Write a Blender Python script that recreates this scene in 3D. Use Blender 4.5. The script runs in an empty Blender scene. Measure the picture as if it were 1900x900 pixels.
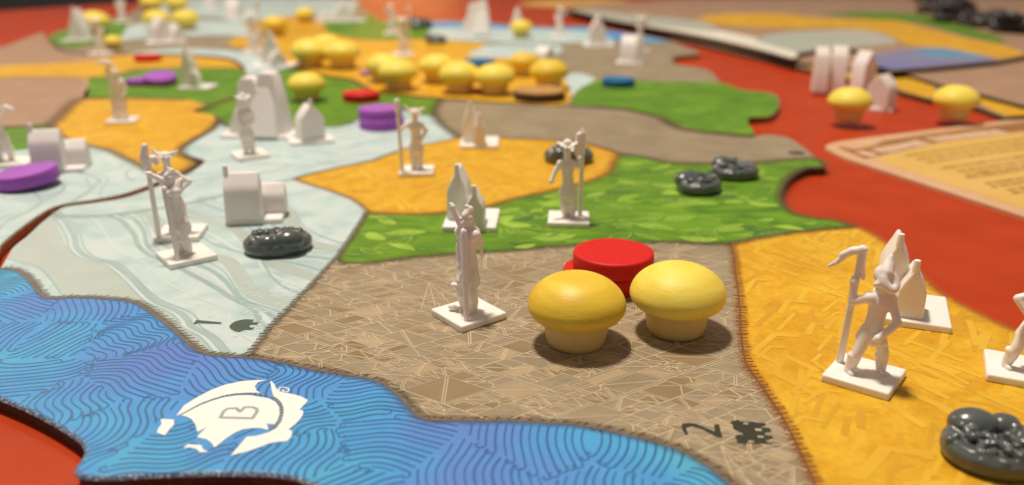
import bpy, bmesh, math, random
import numpy as np
from mathutils import Vector, Matrix
from mathutils.geometry import tessellate_polygon

# ------------------------------------------------------------------ scene, camera, light
# one unit is one centimetre; the printed face of the map tiles is z = 0, the table top z = -0.26
S = bpy.context.scene
COL = S.collection
R = math.radians
FPX, PITCH, CAMH = 1580.0, R(19.5), 6.5
cam_d = bpy.data.cameras.new('camera')
cam = bpy.data.objects.new('camera', cam_d); COL.objects.link(cam)
cam.location = (0, 0, CAMH); cam.rotation_euler = (R(90) - PITCH, 0, 0)
cam_d.sensor_width = 36; cam_d.lens = 36 * FPX / 1900
cam_d.clip_start = 0.1; cam_d.clip_end = 9000
cam_d.dof.use_dof = True; cam_d.dof.focus_distance = 14.6; cam_d.dof.aperture_fstop = 0.155
S.camera = cam
S.render.engine = 'CYCLES'
S.view_settings.view_transform = 'Standard'; S.view_settings.look = 'None'
S.view_settings.exposure = 0.0; S.view_settings.gamma = 1.0
W = bpy.data.worlds.new('World'); S.world = W; W.use_nodes = True
bg = W.node_tree.nodes['Background']; bg.inputs[0].default_value = (1.0, 0.85, 0.74, 1); bg.inputs[1].default_value = 0.235

def lamp(name, loc, target, size, power, col):
    l = bpy.data.lights.new(name, 'AREA'); l.shape = 'DISK'; l.size = size; l.energy = power; l.color = col
    o = bpy.data.objects.new(name, l); COL.objects.link(o); o.location = loc
    o.rotation_euler = (Vector(target) - Vector(loc)).to_track_quat('-Z', 'Y').to_euler()
    return o
lamp('ceiling_lamp', (-17, 38, 120), (0, 26, 0), 15, 180000, (1.0, 0.89, 0.77))
lamp('side_lamp', (-75, 110, 70), (0, 25, 0), 24, 16000, (1.0, 0.80, 0.60))
lamp('room_lamp', (-42, 330, 18), (-12, 90, 0), 46, 40000, (1.0, 0.46, 0.12))

# ------------------------------------------------------------------ helpers
def at(px, py, z=0.0):
    u = (px - 950) / FPX; v = (450 - py) / FPX
    d = (u, math.cos(PITCH) + v * math.sin(PITCH), -math.sin(PITCH) + v * math.cos(PITCH))
    t = (z - CAMH) / d[2]
    return (d[0] * t, d[1] * t)
def tagged(o, label=None, cat=None, group=None, kind=None):
    if label: o['label'] = label
    if cat: o['category'] = cat
    if group: o['group'] = group
    if kind: o['kind'] = kind
    return o
def thing(name, loc, rz=0.0, label=None, cat=None, group=None):
    o = bpy.data.objects.new(name, None); COL.objects.link(o)
    o.empty_display_size = 0.3
    o.location = loc; o.rotation_euler = (0, 0, rz)
    return tagged(o, label, cat, group)
def mobj(name, me, parent=None, kind=None):
    o = bpy.data.objects.new(name, me); COL.objects.link(o)
    if parent: o.parent = parent
    if kind: o['kind'] = kind
    return o
def pymesh(name, v, f, mat, smooth=False, org=(0, 0, 0)):
    me = bpy.data.meshes.new(name)
    v = np.asarray(v, float).reshape(-1, 3) - np.array(org, float)
    me.from_pydata(v.tolist(), [], f); me.materials.append(mat); me.update()
    if smooth: me.polygons.foreach_set('use_smooth', [True] * len(me.polygons))
    return me
def bmmesh(name, bm, mat, smooth=False):
    me = bpy.data.meshes.new(name); bmesh.ops.recalc_face_normals(bm, faces=bm.faces)
    bm.to_mesh(me); bm.free(); me.materials.append(mat)
    if smooth: me.polygons.foreach_set('use_smooth', [True] * len(me.polygons))
    return me
def bevel(o, w, seg=2):
    m = o.modifiers.new('bevel', 'BEVEL'); m.width = w; m.segments = seg; m.limit_method = 'ANGLE'; m.angle_limit = R(35)
    return o
def autosmooth(me, ang=40):
    me.polygons.foreach_set('use_smooth', [True] * len(me.polygons))
    try: me.set_sharp_from_angle(angle=R(ang))
    except Exception: pass

def smooth_line(pts, step=None, n=6):
    P = np.array(pts, float); out = []
    for i in range(len(P) - 1):
        p0 = P[max(i - 1, 0)]; p1 = P[i]; p2 = P[i + 1]; p3 = P[min(i + 2, len(P) - 1)]
        for k in range(n):
            t = k / n
            out.append(0.5 * ((2 * p1) + (-p0 + p2) * t + (2 * p0 - 5 * p1 + 4 * p2 - p3) * t * t + (-p0 + 3 * p1 - 3 * p2 + p3) * t ** 3))
    out.append(P[-1]); return np.array(out)
def ground(pxs, z=0.0): return np.array([at(a, b, z) for a, b in pxs])
def inside(P, poly):
    P = np.atleast_2d(np.asarray(P, float)); poly = np.asarray(poly, float); nx = np.roll(poly, -1, 0)
    dy_ = nx[:, 1] - poly[:, 1]; k = np.abs(dy_) > 1e-12
    a = poly[k]; b = nx[k]; dy_ = dy_[k]; out = np.empty(len(P), bool)
    for i in range(0, len(P), 2000):
        x = P[i:i + 2000, 0:1]; y = P[i:i + 2000, 1:2]
        m = ((a[:, 1] > y) != (b[:, 1] > y)) & (x < (b[:, 0] - a[:, 0]) * (y - a[:, 1]) / dy_ + a[:, 0])
        out[i:i + 2000] = m.sum(1) % 2 == 1
    return out
class Ink:
    """Flat printed strokes and shapes, collected into one mesh."""
    def __init__(s): s.v = []; s.f = []; s.n = 0; s.raw = False
    def lift(s, z):
        s.n += 1; return (z if s.raw else z * 0.6) + 4e-6 * (s.n % 300)
    def line(s, pts, w, z, taper=False):
        P = np.asarray(pts, float)
        if len(P) < 2: return
        T = np.gradient(P, axis=0); L = np.hypot(T[:, 0], T[:, 1]) + 1e-9; T /= L[:, None]
        N = np.stack([-T[:, 1], T[:, 0]], 1)
        ww = np.full(len(P), w / 2)
        if taper:
            t = np.linspace(0, 1, len(P)); ww = ww * (0.25 + 0.75 * np.sin(np.pi * np.clip(t, 0.03, 0.97)))
        i0 = len(s.v); z = s.lift(z)
        for p, n, h in zip(P, N, ww):
            s.v.append((p[0] + n[0] * h, p[1] + n[1] * h, z)); s.v.append((p[0] - n[0] * h, p[1] - n[1] * h, z))
        for k in range(len(P) - 1):
            a = i0 + 2 * k; s.f.append((a, a + 1, a + 3, a + 2))
    def clipped(s, pts, w, z, polys, holes=(), taper=False):
        P = np.asarray(pts, float)
        m = np.ones(len(P), bool)
        for p in polys: m &= inside(P, p)
        for h in holes: m &= ~inside(P, h)
        k = 0
        while k < len(P):
            if m[k]:
                j = k
                while j < len(P) and m[j]: j += 1
                if j - k >= 2: s.line(P[k:j], w, z, taper)
                k = j
            else: k += 1
    def poly(s, pts, z):
        P = [Vector((p[0], p[1], 0)) for p in pts]; i0 = len(s.v); z = s.lift(z) if z else z
        for p in P: s.v.append((p.x, p.y, z))
        for t in tessellate_polygon([P]):
            a, b, c = t
            A, B, C = P[a], P[b], P[c]
            if (B - A).cross(C - A).z < 0: a, c = c, a
            s.f.append((i0 + a, i0 + b, i0 + c))
    def build(s, name, mat, parent, kind='stuff'):
        return mobj(name, pymesh(name, s.v, s.f, mat, org=wloc(parent)), parent, kind)
def wloc(o):
    v = Vector((0, 0, 0))
    while o is not None: v = v + Vector(o.location); o = o.parent
    return tuple(v)

# ------------------------------------------------------------------ materials
def nodes(m): return m.node_tree.nodes, m.node_tree.links
def mat(name, col, rough=0.5, var=0.0, vscale=3.0, col2=None, bump=0.0, bscale=40.0, spec=0.5, coat=0.0, sss=0.0, detail=4.0, ramp=(0.35, 0.65), stretch=(1, 1, 1), rvar=0.0):
    m = bpy.data.materials.new(name); m.use_nodes = True
    N, L = nodes(m); b = N['Principled BSDF']
    b.inputs['Roughness'].default_value = rough
    b.inputs['Specular IOR Level'].default_value = spec
    if coat: b.inputs['Coat Weight'].default_value = coat; b.inputs['Coat Roughness'].default_value = 0.12
    if sss:
        b.inputs['Subsurface Weight'].default_value = sss; b.inputs['Subsurface Radius'].default_value = (1.0, 0.75, 0.55)
        b.inputs['Subsurface Scale'].default_value = 0.12
    tc = N.new('ShaderNodeTexCoord'); mp = N.new('ShaderNodeMapping'); mp.inputs['Scale'].default_value = stretch
    L.new(tc.outputs['Object'], mp.inputs[0])
    c2 = col2 or tuple(max(0, c * (1 - var)) for c in col)
    n = N.new('ShaderNodeTexNoise'); n.inputs['Scale'].default_value = vscale; n.inputs['Detail'].default_value = detail
    L.new(mp.outputs[0], n.inputs['Vector'])
    r = N.new('ShaderNodeValToRGB'); r.color_ramp.elements[0].position = ramp[0]; r.color_ramp.elements[1].position = ramp[1]
    r.color_ramp.elements[0].color = (*col, 1); r.color_ramp.elements[1].color = (*c2, 1)
    L.new(n.outputs['Fac'], r.inputs[0]); L.new(r.outputs[0], b.inputs['Base Color'])
    if rvar:
        mr = N.new('ShaderNodeMapRange'); mr.inputs['To Min'].default_value = rough - rvar; mr.inputs['To Max'].default_value = rough + rvar
        n3 = N.new('ShaderNodeTexNoise'); n3.inputs['Scale'].default_value = vscale * 2.3; L.new(mp.outputs[0], n3.inputs['Vector'])
        L.new(n3.outputs['Fac'], mr.inputs['Value']); L.new(mr.outputs[0], b.inputs['Roughness'])
    if bump:
        n2 = N.new('ShaderNodeTexNoise'); n2.inputs['Scale'].default_value = bscale; n2.inputs['Detail'].default_value = 3
        L.new(mp.outputs[0], n2.inputs['Vector'])
        bp = N.new('ShaderNodeBump'); bp.inputs['Strength'].default_value = bump; bp.inputs['Distance'].default_value = 0.02
        L.new(n2.outputs['Fac'], bp.inputs['Height']); L.new(bp.outputs[0], b.inputs['Normal'])
    return m
def print_mat(name, stops, scale, rough=0.50, stretch=(1, 1, 1), fine=None, distort=0.4, spec=0.22):
    """Printed card: a colour ramp over soft noise, a fine second grain and the linen finish of the card."""
    m = bpy.data.materials.new(name); m.use_nodes = True
    N, L = nodes(m); b = N['Principled BSDF']; b.inputs['Roughness'].default_value = rough; b.inputs['Specular IOR Level'].default_value = spec
    tc = N.new('ShaderNodeTexCoord'); mp = N.new('ShaderNodeMapping'); mp.inputs['Scale'].default_value = stretch
    L.new(tc.outputs['Object'], mp.inputs[0])
    n = N.new('ShaderNodeTexNoise'); n.inputs['Scale'].default_value = scale; n.inputs['Detail'].default_value = 5; n.inputs['Distortion'].default_value = distort
    L.new(mp.outputs[0], n.inputs['Vector'])
    r = N.new('ShaderNodeValToRGB'); e = r.color_ramp.elements
    e[0].position, e[0].color = stops[0][0], (*stops[0][1], 1); e[1].position, e[1].color = stops[-1][0], (*stops[-1][1], 1)
    for p, c in stops[1:-1]:
        q = e.new(p); q.color = (*c, 1)
    L.new(n.outputs['Fac'], r.inputs[0])
    g = N.new('ShaderNodeTexNoise'); g.inputs['Scale'].default_value = scale * 9; g.inputs['Detail'].default_value = 4
    L.new(mp.outputs[0], g.inputs['Vector'])
    mr = N.new('ShaderNodeMapRange'); mr.inputs['From Min'].default_value = 0.3; mr.inputs['From Max'].default_value = 0.7
    mr.inputs['To Min'].default_value = 1 - (fine or 0.1); mr.inputs['To Max'].default_value = 1 + (fine or 0.1)
    L.new(g.outputs['Fac'], mr.inputs['Value'])
    mx = N.new('ShaderNodeVectorMath'); mx.operation = 'SCALE'
    L.new(r.outputs[0], mx.inputs[0]); L.new(mr.outputs[0], mx.inputs['Scale']); L.new(mx.outputs[0], b.inputs['Base Color'])
    w1 = N.new('ShaderNodeTexWave'); w1.inputs['Scale'].default_value = 9; w1.inputs['Distortion'].default_value = 0.6
    w2 = N.new('ShaderNodeTexWave'); w2.bands_direction = 'Y'; w2.inputs['Scale'].default_value = 9; w2.inputs['Distortion'].default_value = 0.6
    L.new(tc.outputs['Object'], w1.inputs[0]); L.new(tc.outputs['Object'], w2.inputs[0])
    ad = N.new('ShaderNodeMath'); L.new(w1.outputs['Fac'], ad.inputs[0]); L.new(w2.outputs['Fac'], ad.inputs[1])
    bp = N.new('ShaderNodeBump'); bp.inputs['Strength'].default_value = 0.12; bp.inputs['Distance'].default_value = 0.012
    L.new(ad.outputs[0], bp.inputs['Height']); L.new(bp.outputs[0], b.inputs['Normal'])
    return m
def fade_mat(name, col, strength):
    """Printed shade that runs out from a border line: opacity is stored on the mesh."""
    m = bpy.data.materials.new(name); m.use_nodes = True
    N, L = nodes(m); b = N['Principled BSDF']; b.inputs['Base Color'].default_value = (*col, 1); b.inputs['Roughness'].default_value = 0.5
    a = N.new('ShaderNodeAttribute'); a.attribute_name = 'ink'
    tc = N.new('ShaderNodeTexCoord'); n = N.new('ShaderNodeTexNoise'); n.inputs['Scale'].default_value = 7; n.inputs['Detail'].default_value = 4
    L.new(tc.outputs['Object'], n.inputs['Vector'])
    q = N.new('ShaderNodeMath'); q.operation = 'MULTIPLY'; q.inputs[1].default_value = strength * 2
    L.new(n.outputs['Fac'], q.inputs[0])
    k = N.new('ShaderNodeMath'); k.operation = 'MULTIPLY'; k.use_clamp = True
    L.new(q.outputs[0], k.inputs[0]); L.new(a.outputs['Fac'], k.inputs[1]); L.new(k.outputs[0], b.inputs['Alpha'])
    return m

M = {}
M['table'] = mat('table_lacquer', (0.44, 0.049, 0.011), 0.44, col2=(0.39, 0.040, 0.009), vscale=0.6, bump=0.08, bscale=22, detail=9, spec=0.07, rvar=0.06)
M['floor'] = mat('dark_floor', (0.02, 0.009, 0.006), 0.7, var=0.4, vscale=0.05)
M['core'] = mat('board_edge', (0.10, 0.048, 0.022), 0.8, col2=(0.05, 0.023, 0.011), vscale=9, bump=0.4, bscale=30)
M['core_tan'] = mat('board_edge_tan', (0.30, 0.15, 0.055), 0.8, col2=(0.22, 0.10, 0.03), vscale=9, bump=0.4, bscale=30)
M['core_lit'] = mat('board_edge_lit', (0.62, 0.36, 0.17), 0.8, col2=(0.48, 0.27, 0.12), vscale=9, bump=0.4, bscale=30)  # paler board core: room light on the unlit wall put into the colour
M['core_dark'] = mat('board_edge_black', (0.012, 0.010, 0.009), 0.75, var=0.4, vscale=9)
M['sea'] = print_mat('sea_print', [(0.34, (0.115, 0.205, 0.55)), (0.43, (0.095, 0.250, 0.60)), (0.50, (0.075, 0.295, 0.63)), (0.57, (0.070, 0.350, 0.62)), (0.64, (0.085, 0.375, 0.57)), (0.72, (0.080, 0.30, 0.60))], 0.30, fine=0.05)
M['rock'] = print_mat('rock_print', [(0.30, (0.245, 0.194, 0.120)), (0.5, (0.288, 0.230, 0.146)), (0.7, (0.325, 0.262, 0.172))], 0.8, fine=0.07)
M['field'] = print_mat('field_print', [(0.30, (0.56, 0.275, 0.012)), (0.5, (0.64, 0.345, 0.017)), (0.7, (0.70, 0.42, 0.03))], 1.1, fine=0.09, distort=1.2)
M['forest'] = print_mat('forest_print', [(0.28, (0.060, 0.165, 0.010)), (0.45, (0.095, 0.215, 0.011)), (0.58, (0.13, 0.27, 0.014)), (0.72, (0.165, 0.315, 0.018))], 0.6, fine=0.07, stretch=(1, 1.6, 1), distort=1.5)
M['ice'] = print_mat('ice_print', [(0.32, (0.39, 0.50, 0.49)), (0.47, (0.455, 0.575, 0.56)), (0.56, (0.515, 0.61, 0.595)), (0.7, (0.56, 0.63, 0.60))], 0.75, fine=0.03, distort=1.0)
M['pale'] = print_mat('pale_print', [(0.3, (0.66, 0.62, 0.50)), (0.7, (0.74, 0.72, 0.62))], 0.5)
M['sea_dull'] = print_mat('dull_sea_print', [(0.38, (0.17, 0.19, 0.40)), (0.5, (0.24, 0.19, 0.30)), (0.62, (0.13, 0.27, 0.42))], 0.12, fine=0.04)
M['ice_dull'] = print_mat('dull_ice_print', [(0.35, (0.36, 0.40, 0.34)), (0.65, (0.44, 0.42, 0.34))], 0.25, fine=0.03)
M['mauve'] = print_mat('mauve_rock_print', [(0.3, (0.33, 0.20, 0.125)), (0.7, (0.41, 0.255, 0.16))], 0.6, fine=0.06)
M['seaink'] = mat('sea_ink', (0.030, 0.115, 0.33), 0.45, col2=(0.022, 0.145, 0.28), vscale=0.5)
M['seapale'] = mat('sea_pale_ink', (0.20, 0.40, 0.66), 0.45, col2=(0.16, 0.44, 0.66), vscale=0.5)
M['rockink'] = mat('rock_pale_ink', (0.60, 0.48, 0.31), 0.45, col2=(0.50, 0.39, 0.245), vscale=1.4)
M['rockdark'] = mat('rock_dark_ink', (0.225, 0.16, 0.075), 0.45, col2=(0.28, 0.20, 0.10), vscale=0.9)
M['rockmid'] = mat('rock_light_ink', (0.42, 0.315, 0.185), 0.45, col2=(0.37, 0.28, 0.16), vscale=0.9)
M['fieldink'] = mat('field_light_ink', (0.73, 0.445, 0.028), 0.45, col2=(0.66, 0.37, 0.018), vscale=1.2)
M['fielddark'] = mat('field_dark_ink', (0.57, 0.295, 0.012), 0.45, col2=(0.62, 0.335, 0.015), vscale=1.2)
M['leafink'] = mat('leaf_light_ink', (0.32, 0.50, 0.045), 0.45, col2=(0.22, 0.39, 0.026), vscale=1.6)
M['leafpale'] = mat('leaf_pale_ink', (0.36, 0.53, 0.08), 0.45, col2=(0.24, 0.42, 0.04), vscale=1.6)
M['leafdark'] = mat('leaf_dark_ink', (0.048, 0.14, 0.011), 0.45, col2=(0.080, 0.19, 0.016), vscale=1.6)
M['iceink'] = mat('ice_grey_ink', (0.30, 0.41, 0.40), 0.45, col2=(0.35, 0.46, 0.45), vscale=1.2)
M['icepatch'] = mat('ice_patch_ink', (0.40, 0.465, 0.42), 0.45, col2=(0.43, 0.50, 0.46), vscale=1.2)
M['icepale'] = mat('ice_pale_ink', (0.58, 0.65, 0.62), 0.45, col2=(0.53, 0.61, 0.58), vscale=1.2)
M['shoreink'] = mat('shore_ink', (0.13, 0.095, 0.06), 0.5, col2=(0.18, 0.13, 0.08), vscale=4)
M['darkink'] = mat('dark_ink', (0.035, 0.026, 0.012), 0.5, col2=(0.06, 0.045, 0.02), vscale=6)
M['redink'] = mat('rust_ink', (0.21, 0.066, 0.012), 0.5, col2=(0.16, 0.05, 0.012), vscale=4)
M['numink'] = mat('numeral_ink', (0.034, 0.033, 0.018), 0.45, var=0.2)
M['greyink'] = mat('letter_ink', (0.31, 0.36, 0.37), 0.45, var=0.1)
M['greenink'] = mat('icon_green_ink', (0.065, 0.10, 0.07), 0.45, var=0.2)
M['emblem'] = mat('emblem_white', (0.88, 0.85, 0.79), 0.42, col2=(0.85, 0.82, 0.76), vscale=0.8)
M['fadebrown'] = fade_mat('border_shade_brown', (0.10, 0.060, 0.022), 0.58)
M['fadeorange'] = fade_mat('border_shade_rust', (0.36, 0.14, 0.010), 0.50)
M['fadeteal'] = fade_mat('border_shade_teal', (0.25, 0.30, 0.24), 0.6)
M['rim_sea'] = mat('worn_highlit_blue_rim', (0.075, 0.12, 0.20), 0.30, col2=(0.50, 0.53, 0.58), vscale=26, ramp=(0.50, 0.66), detail=6)  # pale flecks: worn print plus a highlight painted along the rim
M['rim_tan'] = mat('worn_tan_rim', (0.28, 0.19, 0.10), 0.6, col2=(0.15, 0.10, 0.055), vscale=6)
M['plastic'] = mat('white_plastic', (0.88, 0.835, 0.78), 0.42, col2=(0.85, 0.80, 0.74), vscale=2.0, sss=0.25, bump=0.05, bscale=30, spec=0.4)
M['greyplastic'] = mat('white_grey_plastic', (0.86, 0.83, 0.80), 0.46, col2=(0.83, 0.795, 0.76), vscale=2.0, sss=0.2, bump=0.05, bscale=30, spec=0.4)
M['cap_y'] = mat('yellow_paint', (0.88, 0.73, 0.12), 0.48, col2=(0.82, 0.63, 0.070), vscale=1.1, bump=0.22, bscale=7, spec=0.35, stretch=(1, 1, 5))
M['cap_o'] = mat('deep_yellow_paint', (0.72, 0.46, 0.026), 0.46, col2=(0.83, 0.60, 0.055), vscale=1.0, bump=0.22, bscale=7, spec=0.35, stretch=(1, 1, 5))
M['stem'] = mat('bare_wood', (0.76, 0.57, 0.22), 0.55, col2=(0.70, 0.50, 0.17), vscale=4, stretch=(1, 1, 0.3), bump=0.04, bscale=20)
M['red'] = mat('red_paint', (0.66, 0.010, 0.006), 0.5, col2=(0.58, 0.008, 0.005), vscale=12, bump=0.25, bscale=34, spec=0.3)
M['purple'] = mat('purple_paint', (0.38, 0.10, 0.52), 0.5, col2=(0.33, 0.08, 0.46), vscale=12, bump=0.2, bscale=34, spec=0.3)
M['blue'] = mat('blue_paint', (0.012, 0.16, 0.36), 0.5, col2=(0.010, 0.13, 0.30), vscale=12, bump=0.2, bscale=34, spec=0.3)
M['tan'] = mat('tan_card', (0.50, 0.27, 0.085), 0.55, col2=(0.42, 0.22, 0.06), vscale=3)
M['ore'] = mat('dark_grey_plastic', (0.092, 0.104, 0.099), 0.24, col2=(0.066, 0.084, 0.079), vscale=2, spec=0.6, coat=0.2)
M['black'] = mat('black_plastic', (0.018, 0.016, 0.017), 0.30, col2=(0.05, 0.04, 0.04), vscale=1.5, spec=0.5)
M['cardedge'] = mat('card_cream', (0.66, 0.40, 0.235), 0.5, col2=(0.60, 0.36, 0.20), vscale=1.5)
M['cardface'] = mat('card_straw', (0.70, 0.43, 0.12), 0.5, col2=(0.64, 0.40, 0.085), vscale=0.35)
M['cardband'] = mat('card_brown', (0.36, 0.155, 0.035), 0.5, col2=(0.28, 0.12, 0.025), vscale=0.8)
M['cardtext'] = mat('card_text', (0.20, 0.115, 0.012), 0.5, col2=(0.34, 0.20, 0.03), vscale=2)
M['cardtitle'] = mat('card_title', (0.74, 0.52, 0.34), 0.5, var=0.1)

# ------------------------------------------------------------------ the table
def slab(outline, z0, z1, bev=0.0, inset_top=0.0):
    """Closed vertical-walled slab over a plan outline (counter-clockwise or not)."""
    P = np.asarray(outline, float); n = len(P)
    bm = bmesh.new()
    lo = [bm.verts.new((x, y, z0)) for x, y in P]; hi = [bm.verts.new((x, y, z1)) for x, y in P]
    for i in range(n):
        j = (i + 1) % n; bm.faces.new((lo[i], lo[j], hi[j], hi[i]))
    vs = [Vector((x, y, 0)) for x, y in P]
    for t in tessellate_polygon([vs]):
        for ring in (hi, lo):
            try: bm.faces.new([ring[k] for k in t])
            except ValueError: pass
    return bm
TZ = -0.26
e1, e2 = at(0, 20, TZ), at(240, 5, TZ)
dx, dy = (e2[0] - e1[0]), (e2[1] - e1[1])
pl = lambda y: (e1[0] + dx * (y - e1[1]) / dy, y)
tb = slab([pl(-12), (160, -12), (160, 175), pl(175)], TZ - 3.0, TZ)
o = mobj('table_top', bmmesh('table_top', tb, M['table'])); o['kind'] = 'structure'; bevel(o, 0.35, 3)
fl = bmesh.new(); bmesh.ops.create_grid(fl, x_segments=1, y_segments=1, size=4000)
o = mobj('floor', bmmesh('floor', fl, M['floor'])); o.location = (0, 100, -75); o['kind'] = 'structure'

# ------------------------------------------------------------------ the map, traced where it lies on the table
def pl_(pts, n=6): return smooth_line(pts, n=n)
L = {}
L['shore'] = pl_([(-60, 505), (0, 500), (22, 499), (46, 509), (61, 524), (77, 545), (95, 553), (141, 551), (205, 554), (248, 560), (286, 581), (330, 616), (358, 642), (384, 655), (420, 660), (462, 662)])
L['shore2'] = pl_([(462, 662), (520, 671), (560, 680), (600, 688), (649, 696), (700, 706), (731, 725), (754, 747), (775, 769), (795, 778), (830, 779), (900, 780), (940, 780), (1004, 783), (1080, 789), (1156, 804), (1220, 820), (1270, 838), (1316, 864), (1349, 891), (1400, 935), (1450, 990), (1500, 1060)])
L['diag'] = pl_([(462, 662), (478, 640), (508, 602), (545, 565), (580, 528), (606, 500), (623, 482), (642, 456), (662, 426), (683, 392)])
L['iceS'] = pl_([(683, 392), (657, 371), (613, 354), (580, 344), (545, 332)])
L['wheatN1'] = pl_([(545, 332), (572, 324), (623, 312), (687, 299), (715, 289), (759, 274), (810, 264), (851, 256)])
L['wheatN2'] = pl_([(851, 256), (900, 254), (950, 257), (1000, 259), (1055, 263), (1093, 268), (1129, 278), (1148, 285)])
L['wheatE'] = pl_([(1148, 285), (1139, 300), (1128, 320), (1093, 336), (1024, 353), (978, 363), (940, 372), (900, 384), (840, 392), (770, 397), (700, 395), (683, 392)])
L['forN'] = pl_([(1148, 285), (1195, 292), (1241, 301), (1298, 303), (1380, 303), (1433, 299), (1484, 295), (1514, 293)])
L['forNedge'] = pl_([(1514, 293), (1528, 300), (1531, 308), (1518, 310), (1497, 311), (1471, 322), (1456, 338), (1450, 352), (1448, 365), (1457, 382), (1476, 396), (1512, 404), (1553, 409), (1589, 421)])
L['forS1'] = pl_([(625, 482), (640, 489), (687, 488), (764, 478), (850, 471), (937, 466), (1000, 460), (1068, 455), (1150, 452), (1247, 450), (1310, 452), (1357, 453)])
L['forS2'] = pl_([(1357, 453), (1400, 443), (1471, 432), (1522, 426), (1560, 423), (1589, 421)])
L['fieldW'] = pl_([(1357, 453), (1362, 478), (1366, 517), (1372, 568), (1375, 619), (1380, 657), (1386, 677), (1400, 699), (1417, 722), (1453, 777), (1476, 821), (1497, 864), (1513, 902), (1535, 960), (1550, 1060)])
L['fieldE'] = pl_([(1589, 421), (1612, 431), (1640, 448), (1670, 473), (1701, 504), (1742, 542), (1803, 575), (1880, 613), (1950, 640), (2060, 690)])
L['grey'] = pl_([(104, 393), (118, 401), (180, 401), (230, 396), (294, 387), (371, 373), (420, 361), (480, 346), (545, 332)])
L['seamA'] = pl_([(-60, 530), (-10, 510), (12, 480), (26, 458), (49, 440), (77, 414), (104, 393)])
L['seamB'] = pl_([(104, 393), (122, 384), (179, 376), (232, 367), (280, 351), (318, 335), (350, 322), (376, 304), (378, 297), (352, 289), (336, 282), (346, 271), (366, 259), (400, 238), (409, 222)])
L['seamL1'] = pl_([(-60, 512), (-14, 482), (0, 456), (20, 437), (51, 413), (84, 391), (115, 379), (179, 369), (230, 359), (276, 343), (304, 331)])
L['seamL2'] = pl_([(304, 331), (335, 321), (356, 309), (363, 300), (342, 290), (334, 280), (341, 270), (360, 258), (394, 238), (404, 222)])
L['seamL3'] = pl_([(401, 222), (392, 213), (358, 206), (384, 195), (433, 178), (456, 161)])
L['seamL4'] = pl_([(456, 161), (455, 142), (446, 125), (420, 111), (358, 105), (308, 103)])
L['seamL5'] = pl_([(308, 103), (240, 101), (180, 101), (128, 99), (104, 90)])
L['seamA3'] = pl_([(409, 222), (402, 215), (372, 207), (390, 199), (438, 181), (464, 160)])
L['seamA4'] = pl_([(464, 160), (470, 148), (500, 136), (540, 128), (600, 141), (655, 150), (700, 171), (760, 178), (820, 184)])
L['seamA5'] = pl_([(820, 184), (950, 193), (1058, 198)])
L['seamA6'] = pl_([(1058, 198), (1119, 200), (1170, 206), (1221, 218), (1242, 229), (1260, 238), (1298, 245), (1349, 250), (1400, 254)])
L['rockE'] = pl_([(1400, 254), (1420, 250), (1458, 254), (1489, 272), (1514, 293)])
L['midForS'] = pl_([(409, 222), (420, 234), (470, 236), (604, 235), (640, 232), (662, 222), (700, 212), (745, 205), (790, 213), (808, 216)])
L['rockW'] = pl_([(820, 184), (808, 200), (808, 216), (820, 232), (841, 248), (851, 256)])
rev = lambda k: L[k][::-1]
def ring(*ks):
    out = []
    for k in ks:
        a = L[k[1:]][::-1] if k[0] == '-' else L[k]
        out.append(a[:-1])
    return np.concatenate(out)
sea_edge_px = pl_([(-120, 690), (-60, 713), (0, 736), (51, 757), (102, 783), (143, 809), (158, 823), (161, 838), (152, 856), (143, 868), (152, 880), (200, 884), (281, 879), (384, 876), (470, 876), (534, 881), (575, 893), (640, 925), (740, 1000), (900, 1050), (1150, 1070), (1500, 1060)])
k_for = int(np.argmin(np.hypot(L['diag'][:, 0] - 623, L['diag'][:, 1] - 482)))
diag_low, diag_up = L['diag'][:k_for + 1], L['diag'][k_for:]
Rg = {}   # region -> outline on the table, centimetres
Rg['sea'] = ground(np.concatenate([sea_edge_px, rev('shore2'), rev('shore')[1:]]))
Rg['ice_front'] = ground(np.concatenate([L['shore'], L['diag'][1:], L['iceS'][1:], rev('grey')[1:], rev('seamA')[1:-1]]))
forS = np.concatenate([[diag_low[-1]], L['forS1'][1:]])
Rg['rock_front'] = ground(np.concatenate([diag_low, forS[1:], L['fieldW'][1:], rev('shore2')[1:-1]]))
Rg['forest_front'] = ground(np.concatenate([forS, L['forS2'][1:], rev('forNedge')[1:], rev('forN')[1:], L['wheatE'][1:], diag_up[::-1][1:-1]]))
Rg['field_right'] = ground(np.concatenate([L['fieldW'][::-1], L['forS2'][1:], L['fieldE'][1:], [(2060, 1060)]]))
Rg['field_mid'] = ground(np.concatenate([rev('iceS'), rev('wheatE')[1:], rev('wheatN2')[1:], rev('wheatN1')[1:-1]]))
Rg['ice_mid'] = ground(np.concatenate([L['grey'], L['wheatN1'][1:], rev('rockW')[1:], rev('midForS')[1:], rev('seamB')[1:-1]]))
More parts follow.
